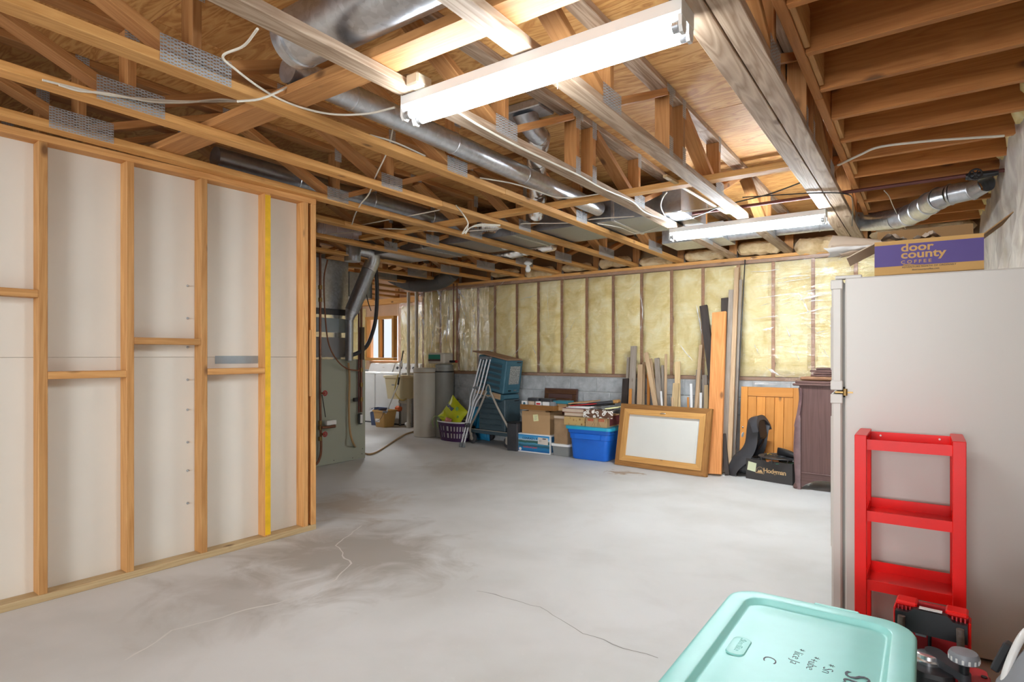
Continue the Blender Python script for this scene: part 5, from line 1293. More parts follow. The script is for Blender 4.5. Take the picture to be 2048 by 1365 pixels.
# blue tote and its heap
x0, x1 = onY(1140, 917, 6.22).x, onY(1213, 925, 6.22).x; zt = onY(1140, 852, 6.22).z
t = thing('blue_tote', ((x0 + x1) / 2 + .01, 6.42, 0), 'bright blue plastic tote piled with books and cartons, beside the framed board', 'tote')
w = (x1 - x0) / 2; yd = .205
b = MB(); loft(b, [[(x, y, .003) for x, y in rrect(w - .02, yd - .02, .05)], [(x, y, .02) for x, y in rrect(w - .005, yd - .01, .055)], [(x, y, zt * .62) for x, y in rrect(w + .012, yd + .0, .055)], [(x, y, zt * .63) for x, y in rrect(w + .022, yd + .006, .055)], [(x, y, zt * .80) for x, y in rrect(w + .03, yd + .012, .055)], [(x, y, zt * .81) for x, y in rrect(w + .04, yd + .02, .055)], [(x, y, zt - .03) for x, y in rrect(w + .045, yd + .024, .055)]]); b.build('tub', M_['blue'], t, ang=50)
b = MB(); rbox(b, (0, 0, zt - .013), (2 * w + .13, 2 * yd + .09, .034), .06, 6); b.build('lid', M_['cyan_rim'], t)
MB().box((0, -yd - .026, zt * .715), (.34, .006, .06), ch=.002).build('grip_panel', M_['blue'], t, smooth=False)
tx0, tx1 = x0 - .03, x1 + .05; zt += .0045
m_flor, tt, bb = nt('floral_print'); co, _ = coords(tt, (28, 28, 22)); vo = N(tt, 'TexVoronoi', i_Scale=1.0); L_(tt, co, vo.inputs['Vector'])
L_(tt, ramp(tt, vo.outputs['Distance'], [(.12, (.16, .07, .02)), (.30, (.46, .26, .09)), (.42, (.55, .36, .14))]), bb.inputs['Base Color'])
xa, xb = onY(1128, 850, 6.26).x, onY(1170, 856, 6.26).x; za = onY(1150, 834, 6.26).z
t = thing('floral_box', (xa, 6.26, zt), 'tan box with a dark floral print on the blue tote\'s left half', 'box'); h = za - zt
MB().box(((xb - xa) / 2, .15, h / 2), (xb - xa, .30, h), ch=.002).build('box_body', m_flor, t, smooth=False)
MB().box(((xb - xa) / 2, .15, h + .002), (xb - xa + .006, .306, .006), ch=.002).build('lid_edge', M_['charcoal'], t, smooth=False)
zb = zt + h + .006
def book(name, x0, x1, z, th, m, label, y=6.26, dp=.22, rz=0.0, group=None):
    t = thing(name, ((x0 + x1) / 2, y + dp / 2, z), label, 'book', rz=rz, group=group); w = x1 - x0
    MB().box((0, 0, .002), (w, dp, .004)).build('back_cover', m, t, smooth=False); MB().box((0, 0, th - .002), (w, dp, .004)).build('front_cover', m, t, smooth=False)
    MB().box((0, .002, th / 2), (w - .008, dp - .006, th - .008)).build('page_block', M_['kraft'], t, smooth=False)
    return z + th + .0008
zk = book('album', xa, xb + .0, zb, .042, M_['cardboard'], 'brown album lying directly on the floral box', group='books on the blue tote')
zk = book('album', xa - .03, xb - .02, zk, .050, plain('maroon_cover', (.16, .015, .03), .5), 'maroon album lying on the brown album', group='books on the blue tote')
for k, (nm, m, lb, th, dx) in enumerate((('magazine', 'white_paper', 'white magazine flat on the maroon album', .012, .0), ('magazine', 'white_paper', 'white magazine with a pinkish edge, second on the maroon album', .014, .03), ('folder', 'dark_red', 'red folder on top of the white magazines', .010, .05), ('folder', 'cardboard', 'brown folder slanting on the red folder', .012, .02))):
    o = MB().box((0, 0, th / 2), (.33, .24, th), ch=.001).build(nm, M_[m], None, smooth=False); o.location = ((xa + xb) / 2 + .04 + dx, 6.40, zk + (.0 if k < 2 else .014 * (k - 1))); o.rotation_euler = (0, rad(-1.5 if k < 2 else -6.5), rad(4 * k - 5)); zk += th * 1.05
    tag(o, lb, 'folder' if nm == 'folder' else 'magazine', 'papers heaped on the blue tote')
xc, xd = onY(1171, 858, 6.24).x, onY(1214, 861, 6.24).x; zc = onY(1190, 831, 6.24).z
t = thing('fruit_carton', (xc, 6.24, zt), 'brown carton with red lettering and a scrolled emblem on the blue tote\'s right half', 'box'); w, h = xd - xc, zc - zt
MB().box((w / 2, .17, h / 2), (w, .34, h), ch=.002).build('carton_body', M_['cardboard'], t, smooth=False)
MB().box((w + .001, .20, h / 2), (.0016, .26, h * .8)).build('side_print', plain('dark_red_print', (.16, .03, .03), .6), t, smooth=False)
rp = plain('rust_print', (.52, .07, .03), .6)
for s, bx in ((0, .10), (1, .60)):
    MB().box((w * (bx + .14), -.0008, h * .58), (w * .26, .0012, h * .2)).build('red_panel', rp, t, smooth=False)
    text('lettering', ('STAR', 'BEND')[s], h * .19, M_['cardboard'], t, (w * (bx + .025), -.0018, h * .51), FACE_Y)
b = MB()
for s in (-1, 1):
    b.tube(spline([(w * .5 + s * w * .42, -.001, h * .36), (w * .5 + s * w * .45, -.001, h * .62), (w * .5 + s * w * .38, -.001, h * .72), (w * .5 + s * w * .12, -.001, h * .73)]), .0022, 5, flat=.3)
    b.tube([(w * .5 + s * w * .09, -.001, h * .95), (w * .5 + s * w * .09, -.001, h * .48), (w * .5 + s * w * .20, -.001, h * .06)], .0022, 5, flat=.3)
    b.tube([(w * .5 + s * w * .05, -.001, h * .38), (w * .5 + s * w * .10, -.001, h * .06)], .0022, 5, flat=.3)
b.build('scroll_emblem', M_['ink'], t, smooth=False)
m_cloth, tt, bb = nt('brown_white_print'); co, _ = coords(tt, (24, 24, 24)); vo = N(tt, 'TexVoronoi', i_Scale=1.0); L_(tt, co, vo.inputs['Vector'])
L_(tt, ramp(tt, vo.outputs['Distance'], [(.10, (.10, .045, .02)), (.2, (.72, .68, .62)), (.42, (.74, .70, .64)), (.5, (.12, .055, .03))], 'CONSTANT'), bb.inputs['Base Color']); bb.inputs['Roughness'].default_value = .8
o = MB().grid(28, 14, lambda u, v: (xc - .02 + (xd - xc + .10) * u, 6.225 + .26 * max(0, v - .25) + .004 * math.sin(u * 20), zt + h + .003 + .058 * min(1, v * 3.2) - .03 * (1 - min(1, v * 4)) + .012 * nrm(u * 5, v * 4, 1))).build('printed_cloth', m_cloth, None, fix=False)
tag(o, 'folded cloth with white flowers on brown, draped over the fruit carton', 'cloth')
zz = zt + h + .075
t = thing('clasp_case', (xd - .10, 6.42, zz + .065), 'dark case with an orange-brown clasp end on top of the tote\'s heap', 'case', rz=rad(5)); t.rotation_euler = (0, rad(-8), rad(5))
MB().box((-.06, 0, 0), (.34, .14, .035), ch=.008).build('case_body', M_['charcoal'], t, smooth=False); MB().box((.13, 0, .0), (.075, .10, .04), ch=.01).build('orange_clasp', M_['oak_light'], t, smooth=False)
o = MB().box((0, 0, 0), (.30, .20, .018), ch=.002).build('wrapped_bundle', M_['black_plastic'], None, smooth=False); o.location = (xc + .10, 6.42, zz + .03); o.rotation_euler = (0, rad(-6), rad(-12)); tag(o, 'shiny black wrapped bundle in the middle of the tote\'s heap', 'bundle')
o = MB().box((0, 0, 0), (.17, .12, .014), ch=.003).build('yellow_pad', M_['note'], None, smooth=False); o.location = (xd + .035, 6.33, zz + .015); o.rotation_euler = (0, rad(-9), rad(6)); tag(o, 'pale yellow pad at the right end of the tote\'s heap', 'pad')
# dark panel leaning on the blocks
px0, px1 = onY(1090, 777, 6.90).x, onY(1156, 780, 6.90).x; pz = onY(1120, 777, 6.90).z
t = lean_thing('panelled_board', (px0, 6.80, .004), 0, rad(6.5), 'dark brown panelled cabinet door leaning on the block wall behind the boxes', 'panelled board')
w, h = px1 - px0, pz
MB().box((w / 2, .012, h / 2), (w, .02, h), ch=.004).build('door_slab', M_['mahogany'], t, smooth=False)
m_br = wood('walnut_brown', (.12, .055, .028), (.07, .03, .015), axis=0, knots=0, rough=.4)
for c, d in (((w / 2, -.003, h - .045), (w - .02, .012, .06)), ((.045, -.003, h / 2), (.06, .012, h - .16)), ((w - .045, -.003, h / 2), (.06, .012, h - .16)), ((w / 2, -.003, .06), (w - .02, .012, .09))):
    MB().box(c, d, ch=.004).build('frame_member', m_br, t, smooth=False)
MB().box((w / 2, -.004, h / 2), (w - .2, .014, h - .26), ch=.006).build('raised_field', m_br, t, smooth=False)
MB().lathe([(.005, 0), (.008, .01), (0, .013)], 12, M=Matrix.Rotation(rad(90), 3, 'X'), c=(w * .62, -.012, h - .17)).build('knob', M_['chrome'], t)

# ================================================================== CART WITH TEAL CABINETS, CRUTCHES, BASKET
CR = rad(-7)
co_ = onZ(984, 893); co_ = Vector((-4.90, 6.47, 0))
CM = Matrix.Translation(co_) @ Matrix.Rotation(CR, 4, 'Z')
t = thing('equipment_cart', tuple(co_), 'low wheeled cart with pale tubular A-frame legs holding the teal cabinets', 'cart', rz=CR)
c0, c1 = -.37, .38; cdp = .36
pale = plain('pale_painted_tube', (.42, .38, .32), .45)
MB().box(((c0 + c1) / 2, cdp / 2, .175), (c1 - c0, cdp, .05), ch=.004).build('shelf_pan', M_['steel_blue_dark'], t, smooth=False)
MB().box(((c0 + c1) / 2, .0, .203), (c1 - c0, .012, .008), ch=.002).build('shelf_edge', pale, t, smooth=False)
ax, az = -.02, .84
for yy in (-.012, cdp + .012):
    for s, xe in ((0, c0 + .0), (1, c1 - .0)):
        MB().tube(spline([(ax + (.035 if s else -.035), yy, az - .09), (ax + (xe - ax) * .5, yy, .50), (xe - (0 if s else 0), yy, .23), (xe, yy, .12)]), .015, 10).build('leg_tube', pale, t)
    b = MB(); b.tube(spline([(ax - .055, yy - .004, az - .15), (ax - .04, yy - .004, az - .06), (ax, yy - .004, az), (ax + .04, yy - .004, az - .06), (ax + .055, yy - .004, az - .15)]), .009, 8); b.tube([(ax - .055, yy - .004, az - .15), (ax, yy - .004, az - .17), (ax + .055, yy - .004, az - .15)], .008, 8); b.build('yoke_ring', pale, t)
    MB().prism([(ax - .05, az - .14), (ax + .07, az - .14), (ax + .045, az - .03), (ax + .0, az + .02), (ax - .03, az - .05)], yy + .002, yy + .008, 'y').build('yoke_plate', M_['steel_blue'], t, smooth=False)
for x, yy in ((c0 + .03, .0), (c1 - .04, .0), (c0 + .03, cdp - .02), (c1 - .04, cdp - .02)):
    wh = MB(); wh.lathe([(.0, -.02), (.055, -.022), (.072, -.014), (.075, 0), (.072, .014), (.055, .022), (0, .02)], 24, (x, yy, .0755), M=Matrix.Rotation(rad(90), 3, 'X') @ Matrix.Rotation(rad(0), 3, 'Z'))
    wo = wh.build('wheel', M_['charcoal'], t)
    MB().lathe([(0, -.026), (.03, -.025), (.03, .025), (0, .026)], 16, (x, yy, .0755), M=Matrix.Rotation(rad(90), 3, 'X')).build('wheel_hub', pale, wo)
    for o_y in (-.029, .029): MB().prism([(x - .022, .07), (x + .022, .07), (x + .018, .152), (x - .018, .152)], yy + o_y - .003, yy + o_y + .003, 'y').build('fork_cheek', pale, wo, smooth=False)
def cabinet(name, p, w, d, h, label, rot, m):
    t = thing(name, p, label, 'cabinet'); t.rotation_euler = rot
    MB().box((w / 2, d / 2, h / 2), (w, d, h), ch=.012).build('case', m, t, smooth=False)
    for k in range(5):                                                   # louvred side with dark openings
        z = h * (.14 + .165 * k)
        MB().box((w * .47, -.0015, z), (w * .78, .003, h * .085)).build('dark_slot', M_['steel_blue_dark'], t, smooth=False)
        MB().box((w * .47, -.010, z + h * .062), (w * .80, .02, .006), M=Matrix.Rotation(rad(25), 3, 'X')).build('louvre', m, t, smooth=False)
    fr = MB(); fr.box((w + .003, d * .5, h * .53), (.008, d * .80, h * .70), ch=.003); fr.build('face_bezel', m, t, smooth=False)
    g = plain('speckled_grille', (.30, .31, .30), .6, var=.7, scale=60) if 'upper' in label else M_['steel_blue_dark']
    MB().box((w + .008, d * .53, h * .56), (.004, d * .60, h * .54)).build('grille', g, t, smooth=False)
    MB().box((w + .002, d * .5, h * .04), (.012, d * .9, .012), ch=.003).build('lower_bead', m, t, smooth=False)
    for k in range(2): MB().lathe([(.009, 0), (.009, .012), (0, .013)], 12, M=Matrix.Rotation(rad(90), 3, 'Y'), c=(w + .002, d * (.30 + .09 * k), h * .095)).build('knob', M_['black_plastic'], t)
    MB().box((w + .002, d * .68, h * .10), (.003, .06, .014)).build('maker_badge', M_['chrome'], t, smooth=False)
    MB().box((w + .002, d * .75, h * .945), (.003, .09, .014)).build('dark_badge', M_['black_plastic'], t, smooth=False)
    return t
cabinet('teal_cabinet', tuple(CM @ Vector((-.24, .02, .2015))), .50, .32, .44, 'lower teal louvred steel cabinet sitting level on the cart', (0, 0, CR), M_['steel_blue_dark'])
up = CM @ Vector((-.29, .0, .80))
cabinet('teal_cabinet', tuple(up), .54, .34, .46, 'upper teal louvred cabinet with a speckled grille, tilted on the cart', (rad(0), rad(9), CR), M_['steel_blue'])
upM = Matrix.Translation(up) @ (Matrix.Rotation(CR, 4, 'Z') @ Matrix.Rotation(rad(9), 4, 'Y'))
t = thing('control_unit', tuple(up), 'slanting control unit with pale wood sides under the upper teal cabinet', 'control unit'); t.rotation_euler = (0, rad(9), CR)
MB().prism([(-.02, -.012), (.54, -.012), (.56, -.06), (.49, -.13), (.0, -.10)], .02, .32, 'y').build('unit_body', M_['steel_blue'], t, smooth=False)
MB().box((.24, .012, -.05), (.50, .012, .075), ch=.003).build('wood_side', M_['scrap'], t, smooth=False)
for k in range(4): MB().box((.53, .08 + .05 * k, -.105), (.03, .03, .016), M=Matrix.Rotation(rad(-40), 3, 'Y'), ch=.004).build('black_key', M_['black_plastic'], t, smooth=False)
o = MB().box((0, 0, 0), (.68, .30, .018), ch=.002).build('brown_board', M_['sill'], None, smooth=False)
o.matrix_basis = upM @ Matrix.Translation((.20, .16, .478)) @ Matrix.Rotation(rad(1.5), 4, 'Y'); tag(o, 'thin brown board lying on top of the tilted teal cabinet', 'board')
o = MB().box((0, 0, 0), (.34, .26, .03), ch=.003).build('brown_tray', M_['kraft'], None, smooth=False)
o.matrix_basis = CM @ Matrix.Translation((-.02, .18, .2015 + .44 + .0165)); tag(o, 'flat tan box lid lying between the two teal cabinets', 'box lid')

# crutches: px tracks of the four uprights
def crutch(tops, side_y, label, k0):
    t = thing('crutch', (0, 0, 0), label, 'crutch', group='pair of aluminium crutches')
    def Yof(py): return 6.14 + (894 - py) * .0016
    foot = onY(*tops['foot'], Yof(894)); foot.z = .014; joint = onY(*tops['joint'], Yof(850))
    for nm in ('a', 'b'):
        pts = [onY(x, y, Yof(y) + side_y) for x, y in tops[nm]]
        MB().tube(spline(pts, 6), .0115, 10).build('upright', M_['alu'], t)
    MB().tube([joint, foot], .012, 12).build('lower_tube', M_['alu'], t)
    MB().tube([foot + Vector((0, 0, .05)), foot + Vector((0, 0, .02)), foot + Vector((0, 0, -.012))], [.016, .019, .024], 14).build('rubber_tip', M_['grey_rubber'], t)
    pa, pb = onY(*tops['a'][0], Yof(716) + side_y), onY(*tops['b'][0], Yof(716) + side_y)
    dv = (pb - pa).normalized() * .025
    b = MB(); b.tube(spline([pa - dv, pa + Vector((0, 0, .012)), (pa + pb) / 2 + Vector((0, 0, .006)), pb + Vector((0, 0, .012)), pb + dv]), .021, 12); b.build('underarm_pad', M_['grey_rubber'], t)
    ga, gb = onY(*tops['ga'], Yof(775) + side_y), onY(*tops['gb'], Yof(775) + side_y)
    MB().tube([ga, gb], .017, 12).build('hand_grip', M_['grey_rubber'], t)
    MB().tube([joint + Vector((.0, 0, .035)), joint + Vector((0, 0, -.02))], .019, 12).build('clamp', M_['charcoal'], t)
    for k in range(6):
        q = joint.lerp(foot, .12 + .1 * k); MB().tube([q + Vector((0, -.0125, 0)), q + Vector((0, -.0135, 0))], .003, 8).build('adjust_hole', M_['charcoal'], t)
crutch({'a': [(962, 718), (948, 772), (941, 796), (939, 815), (931, 850)], 'b': [(974, 718), (958, 780), (947, 806), (942, 826), (934, 850)], 'joint': (932, 852), 'foot': (921.5, 891), 'ga': (947, 776), 'gb': (959, 776)}, 0.0, 'aluminium crutch with grey pads, left one of the leaning pair', 0)
crutch({'a': [(968, 718), (953, 776), (946, 800), (943, 818), (936, 850)], 'b': [(981, 718), (965, 782), (953, 806), (946, 826), (939, 850)], 'joint': (937, 852), 'foot': (927, 892), 'ga': (953, 779), 'gb': (965, 779)}, .045, 'aluminium crutch with grey pads, right one of the leaning pair', 1)

# laundry basket with its load
bc = onZ(903, 884) ; bcx, bcy = bc.x - .02, 6.62
bcy = 6.60; bcx = onY(910, 870, bcy).x
t = thing('laundry_basket', (bcx, bcy, 0), 'dark purple slotted laundry basket with a white rim, left of the crutches', 'basket', rz=rad(-8))
nb = 56; lv = [(0, .78), (.03, .80), (.05, .81), (.12, .855), (.15, .875), (.22, .915), (.245, .93), (.275, .96)]
def bring(s, z, inn=0.0): return [((.31 * s - inn) * math.copysign(abs(math.cos(a)) ** .8, math.cos(a)), (.19 * s - inn) * math.copysign(abs(math.sin(a)) ** .8, math.sin(a)), z) for a in [2 * math.pi * k / nb for k in range(nb)]]
b = MB(); base = len(b.v)
for inn in (0.0, .006):
    base = len(b.v); loops = [bring(s, z, inn) for z, s in lv]; vs = [p for l in loops for p in l]; fs = []
    for j in range(len(lv) - 1):
        for i in range(nb):
            if j in (2, 4) and i % 2 == 0: continue
            q = (j * nb + i, j * nb + (i + 1) % nb, (j + 1) * nb + (i + 1) % nb, (j + 1) * nb + i); fs.append(q)
    fs.append(tuple(range(nb)) if inn else tuple(reversed(range(nb)))); b.add(vs, fs)
b.build('basket_wall', M_['purple'], t, fix=False)
MB().tube([Vector(p) for p in bring(.975, .278)] + [Vector(bring(.975, .278)[0])], .011, 8, False).build('white_rim', M_['white_enamel'], t)
b = MB(); loft(b, [bring(s, z + .006, .016) for z, s in lv[:-1]]); b.build('liner', M_['white_paper'], t)
def pillow(name, c, d, rot, m, label, cat, puff=.5):
    b = MB()
    for sgn in (1, -1):
        b.grid(14, 14, lambda u, v: ((u - .5) * d[0] * (1 - .06 * math.sin(math.pi * v)), sgn * d[1] * .5 * (max(0, math.sin(math.pi * u) * math.sin(math.pi * v)) ** puff) + .006 * nrm(u * 5, v * 5, sgn), (v - .5) * d[2] * (1 - .06 * math.sin(math.pi * u))), flip=sgn > 0)
    t = thing(name, c, label, cat); t.rotation_euler = rot
    b.build('packet', m, t, fix=False); return t
t = pillow('yellow_package', (bcx + .01, bcy - .02, .41), (.40, .17, .34), (rad(-8), rad(36), rad(-6)), M_['lime'], 'lime yellow printed package standing tilted in the purple basket', 'package')
text('lettering', 'unti', .085, plain('package_blue', (.02, .05, .30), .5), t, (-.125, -.0905, .025), Matrix.Rotation(rad(90), 3, 'X'), offset=.002, shear=.2, extrude=.002)
for p, r_ in (((.06, -.082, .11), .030), ((.13, -.06, .02), .022)):
    MB().lathe([(r_, 0), (r_ * .9, .004), (0, .005)], 16, M=Matrix.Rotation(rad(90), 3, 'X'), c=p).build('printed_flower', M_['green'], t)
pillow('yellow_package', (bcx - .15, bcy - .06, .335), (.17, .10, .15), (rad(-6), rad(48), rad(10)), M_['lime'], 'small yellow packet at the left end of the purple basket', 'package')
pillow('pink_packet', (bcx + .01, bcy - .16, .305), (.12, .07, .07), (rad(-20), rad(12), 0), plain('pink_packaging', (.62, .22, .18), .5), 'pinkish packet at the front rim of the purple basket', 'package')
t = thing('wire_hanger', (bcx - .12, bcy + .05, .38), 'white plastic hanger loop sticking up from the purple basket', 'hanger')
MB().tube(spline([(-.02, 0, -.06), (-.025, 0, .06), (.0, 0, .10), (.03, 0, .08), (.05, 0, -.04)]), .006, 8).build('hanger_loop', M_['white_enamel'], t)
t = thing('green_strap', (bcx - .24, bcy - .16, .29), 'pair of green straps hanging over the purple basket\'s left rim', 'strap')
for dx in (0, .09): MB().tube(spline([(dx + .03, .05, .05), (dx + .0, .0, .06), (dx - .03, -.035, .0), (dx - .01, -.03, -.10)]), .010, 8, flat=.35).build('strap_length', M_['green'], t)
for (x_, y_, w_b, h_b, lb) in ((948, 6.80, .20, .30, 'upper bright blue plastic bag behind the crutches'), (966, 6.78, .16, .44, 'bright blue plastic bag bulging left of the cart')):
    top = 803 if x_ == 948 else 830
    c = onY(x_, top + 20, y_); pillow('blue_bag', (c.x, y_, max(.24, c.z - h_b * .25)), (w_b, .12, h_b), (0, 0, rad(-10)), M_['cyan_bag'], lb, 'bag')
o = onY(962, 860, 6.76); pillow('blue_bag', (o.x, 6.79, .20), (.26, .10, .40), (0, 0, rad(5)), M_['cyan_bag'], 'blue plastic bag slumped on the floor behind the cart wheel', 'bag')
bx = onY(1030, 905, 6.34)
t = thing('speaker_box', (bx.x, 6.38, 0), 'plain black box standing on the floor between cart and printed carton', 'box')
MB().box((0, .0, .18), (.16, .22, .36), ch=.006).build('box_body', M_['charcoal'], t, smooth=False)
MB().box((0, -.005, .365), (.165, .23, .012), ch=.004).build('box_lid', M_['black_plastic'], t, smooth=False)

# ================================================================== WATER SOFTENER, FURNACE CORNER, LAUNDRY
sc_ = onZ(852, 876); dv = ray(852, 876); dv.z = 0; dv.normalize(); sc_ = sc_ + dv * .19
t = thing('brine_tank', (sc_.x, sc_.y, 0), 'tall glossy cream cylindrical brine tank', 'tank')
MB().lathe([(.178, 0), (.189, .01), (.190, .97), (.191, 1.0)], 48).build('tank_body', M_['cream'], t)
MB().lathe([(.191, .985), (.197, .99), (.197, 1.035), (.182, 1.05), (0, 1.055)], 48).build('tank_lid', M_['cream'], t)
MB().lathe([(.192, .976), (.192, .986)], 48, caps=False).build('brass_band', M_['brass'], t)
gx = onY(889, 728, 6.80).x
t = thing('resin_tank', (gx, 6.80, 0), 'dark grey mineral tank behind the cream brine tank, with control head', 'tank')
MB().lathe([(.135, 0), (.145, .01), (.145, 1.00), (.13, 1.06), (.14, 1.062), (.14, 1.10), (.10, 1.112), (0, 1.112)], 40).build('tank_body', M_['grey_tank'], t)
MB().lathe([(.146, .985), (.1465, .99), (.1465, 1.0), (.146, 1.005)], 40, caps=False).build('black_band', M_['black_plastic'], t)
hd = thing('control_head', (0, 0, 0)); hd.parent = t
MB().box((-.06, -.02, 1.20), (.34, .22, .165), ch=.02).build('head_cover', M_['cream'], hd, smooth=False)
MB().box((-.09, -.131, 1.205), (.24, .004, .10), ch=.001).build('green_display', plain('green_display_panel', (.01, .20, .13), .3), hd, smooth=False)
MB().box((-.09, -.134, 1.170), (.24, .003, .032)).build('brown_strip', plain('brown_strip', (.07, .03, .02), .4), hd, smooth=False)
MB().tube([(.10, .0, 1.15), (.17, .02, 1.15), (.2, .03, 1.15)], .018, 10).build('bypass_valve', M_['black_plastic'], hd)
MB().tube([(.2, .03, 1.15), (.225, .035, 1.15)], .022, 10).build('red_knob', M_['valve_red'], hd)
for k, x_ in enumerate((907, 914)):
    p = onY(x_, 600, 6.87)
    tag(MB().tube([(p.x, 6.87, 1.13), (p.x, 6.87, 2.34)], .011, 10).build('supply_pipe', M_['copper']), ('left', 'right')[k] + ' one of two dark copper pipes rising from the softener to the ceiling', 'pipe')
for k, (x_, r_, z0) in enumerate(((817, .028, 0.0), (828, .030, .0))):
    p = onY(x_, 700, 7.28)
    t = thing('pvc_pipe', (p.x, 7.28 + .06 * k, 0), ('ivory plastic standpipe, left one beside the brine tank', 'ivory plastic standpipe, right one against the brine tank')[k], 'pipe')
    MB().tube([(0, 0, z0), (0, 0, 2.33)], r_, 16).build('pipe_length', M_['pvc'], t)
    b = MB(); b.tube([(0, 0, .0), (0, 0, .09)], r_ + .009, 16); b.tube([(0, 0, 1.0), (0, 0, 1.07)], r_ + .008, 16); b.build('coupling' if 0 else 'pipe_coupling', M_['pvc'], t)
    if k == 0:
        pe = onY(790, 812, 6.9)
        MB().tube([(0, 0, .43), (-.22, .0, .44)], .026, 14).build('branch_pipe', M_['pvc'], t)
        MB().lathe([(.03, 0), (.03, .03), (.012, .05)], 14, M=Matrix.Rotation(rad(-90), 3, 'Y'), c=(-.03, 0, .06)).build('cleanout_plug', M_['white_enamel'], t)

# green wallboard panel, furnace plenum, flue
PX = -5.53
t = thing('wallboard_panel', (PX, 4.40, 0), 'pale green wallboard panel standing behind the stud wall, with pipes in front', 'panel', rz=rad(4.5) if 0 else 0)
MB().box((-.0075, 0, .60), (.013, 1.02 - .2, 1.19)).build('board', M_['greenboard'], t, smooth=False)
for y_, z_ in ((.36, .06), (.37, .12), (-.05, .04), (.22, .03), (.35, .45), (.35, .52)): MB().lathe([(.006, 0), (0, .003)], 8, M=Matrix.Rotation(rad(90), 3, 'Y'), c=(0, y_, z_)).build('screw_head', M_['charcoal'], t)
t = thing('furnace', (-5.95, 4.30, 0), 'grey sheet-metal furnace with a galvanised plenum and foil-taped joints', 'furnace')
m_fgrey = plain('grey_furnace_panel', (.26, .26, .265), .5, var=.04); m_fblue = plain('blue_grey_furnace_panel', (.30, .35, .37), .5, var=.04)
MB().box((0, 0, .60), (.72, .74, 1.18), ch=.004).build('lower_cabinet', m_fgrey, t, smooth=False)
MB().box((.02, -.02, 1.33), (.72, .70, .28), ch=.004).build('coil_cabinet', m_fgrey, t, smooth=False)
MB().box((.02, -.02, 1.58), (.72, .70, .21), ch=.004).build('upper_cabinet', m_fblue, t, smooth=False)
MB().box((.02, -.02, 1.74), (.735, .72, .07)).build('dark_collar', M_['charcoal'], t, smooth=False)
MB().box((.01, -.02, 2.06), (.70, .66, .57), ch=.004).build('plenum', M_['galv'], t, smooth=False)
for z in (1.195, 1.475, 1.695):
    MB().grid(14, 2, lambda u, v: (.3825 + .003 * abs(nrm(u * 9, v * 3, z)), -.37 + .71 * u, z + (v - .5) * .055 + .008 * nrm(u * 12, v, z * 3))).build('foil_tape', M_['foil'], t, fix=False)
MB().box((.0, .55, 2.10), (.6, .36, .30), ch=.004).build('return_duct', M_['dark_duct'], t, smooth=False)
t = thing('flue_pipe', (0, 0, 0), 'galvanised flue pipe with a tee and a slanting length, right of the plenum', 'flue')
fy = 4.85
def FP(px, py): return onX(px, py, -5.40)
v0, v1, d1_, d2_ = onX(698, 722, -5.46), onX(699, 640, -5.46), onX(704, 622, -5.44), onX(738, 540, -5.30)
e1, e2, te = onX(746, 520, -5.27), onX(740, 505, -5.27), onX(715, 500, -5.30)
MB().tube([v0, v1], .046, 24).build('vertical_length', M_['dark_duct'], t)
MB().tube([v1, (v1 + d1_) / 2 + Vector((0, -.01, .0)), d1_], [.048, .06, .077], 24).build('reducer', M_['galv'], t)
MB().tube([d1_, d2_], .082, 28).build('slanting_length', M_['dark_duct'], t)
b = MB(); el = spline([d2_, e1, e2, te], 3)
b.tube(el, .083, 24); b.build('elbow', M_['galv'], t)
tv = onX(705, 510, -5.30)
MB().tube([te, tv + Vector((0, 0, .02))], .075, 24).build('tee_branch', M_['chrome'], t)
MB().tube([tv + Vector((0, 0, -.075)), tv + Vector((0, 0, .10))], .09, 28).build('tee_body', M_['galv'], t)
MB().tube([tv + Vector((0, 0, -.078)), tv + Vector((0, 0, -.07))], .082, 28).build('tee_cap', M_['white_paper'], t)

def upipe(name, px, y0, y1, x, r, m, label):
    return tag(MB().tube([onX(px, y0, x), onX(px, y1, x)], r, 10).build(name, m), label, 'pipe')
GX = -5.485
t = thing('valve_riser', (0, 0, 0), 'copper riser with two red wheel valves, in front of the green panel\'s left edge', 'pipe')
MB().tube(spline([onX(640, 492, GX), onX(640.5, 600, GX), onX(640, 760, GX), onX(641, 840, GX), onX(642, 900, GX), onX(638, 920, GX), onX(632, 930, GX)]), .014, 10).build('riser', M_['copper'], t)
for y_ in (787, 869):
    p0, p1 = onX(642, y_, GX), onX(650, y_, GX + .05)
    MB().tube([p0, p1], .012, 10).build('valve_stem', M_['brass'], t)
    b = MB(); q = p1
    b.tube([q + Vector((0, .026 * math.cos(a), .026 * math.sin(a))) for a in [k * math.pi / 8 for k in range(17)]], .006, 8, False)
    b.tube([q + Vector((0, -.026, 0)), q + Vector((0, .026, 0))], .005, 6); b.tube([q + Vector((0, 0, -.026)), q + Vector((0, 0, .026))], .005, 6); b.build('valve_wheel', M_['valve_red'], t)
for y_ in (575, 600, 846, 856, 878): MB().tube([onX(640.5, y_ - 4, GX), onX(640.5, y_ + 4, GX)], .021, 10).build('fitting', M_['brass'], t)
t = thing('zone_valve', tuple(onX(658, 846, GX + .03)), 'zone valve with a small white actuator box on the copper riser', 'valve')
o_ = Vector(t.location)
MB().box((0, .02, .0), (.05, .13, .05), ch=.004).build('actuator_box', M_['white_paper'], t, smooth=False)
MB().tube([(0, -.10, -.045), (0, .0, -.05), (0, .08, -.045)], [.016, .014, .02], 10).build('valve_body', M_['copper'], t)
MB().tube(spline([onX(644, 790, GX) - o_, onX(648, 815, GX) - o_, onX(651, 835, GX) - o_]), .005, 6).build('lead_wire', M_['black_cable'], t)
t = thing('drain_riser', (0, 0, 0), 'pair of dark pipes with brass fittings at the green panel\'s right edge', 'pipe')
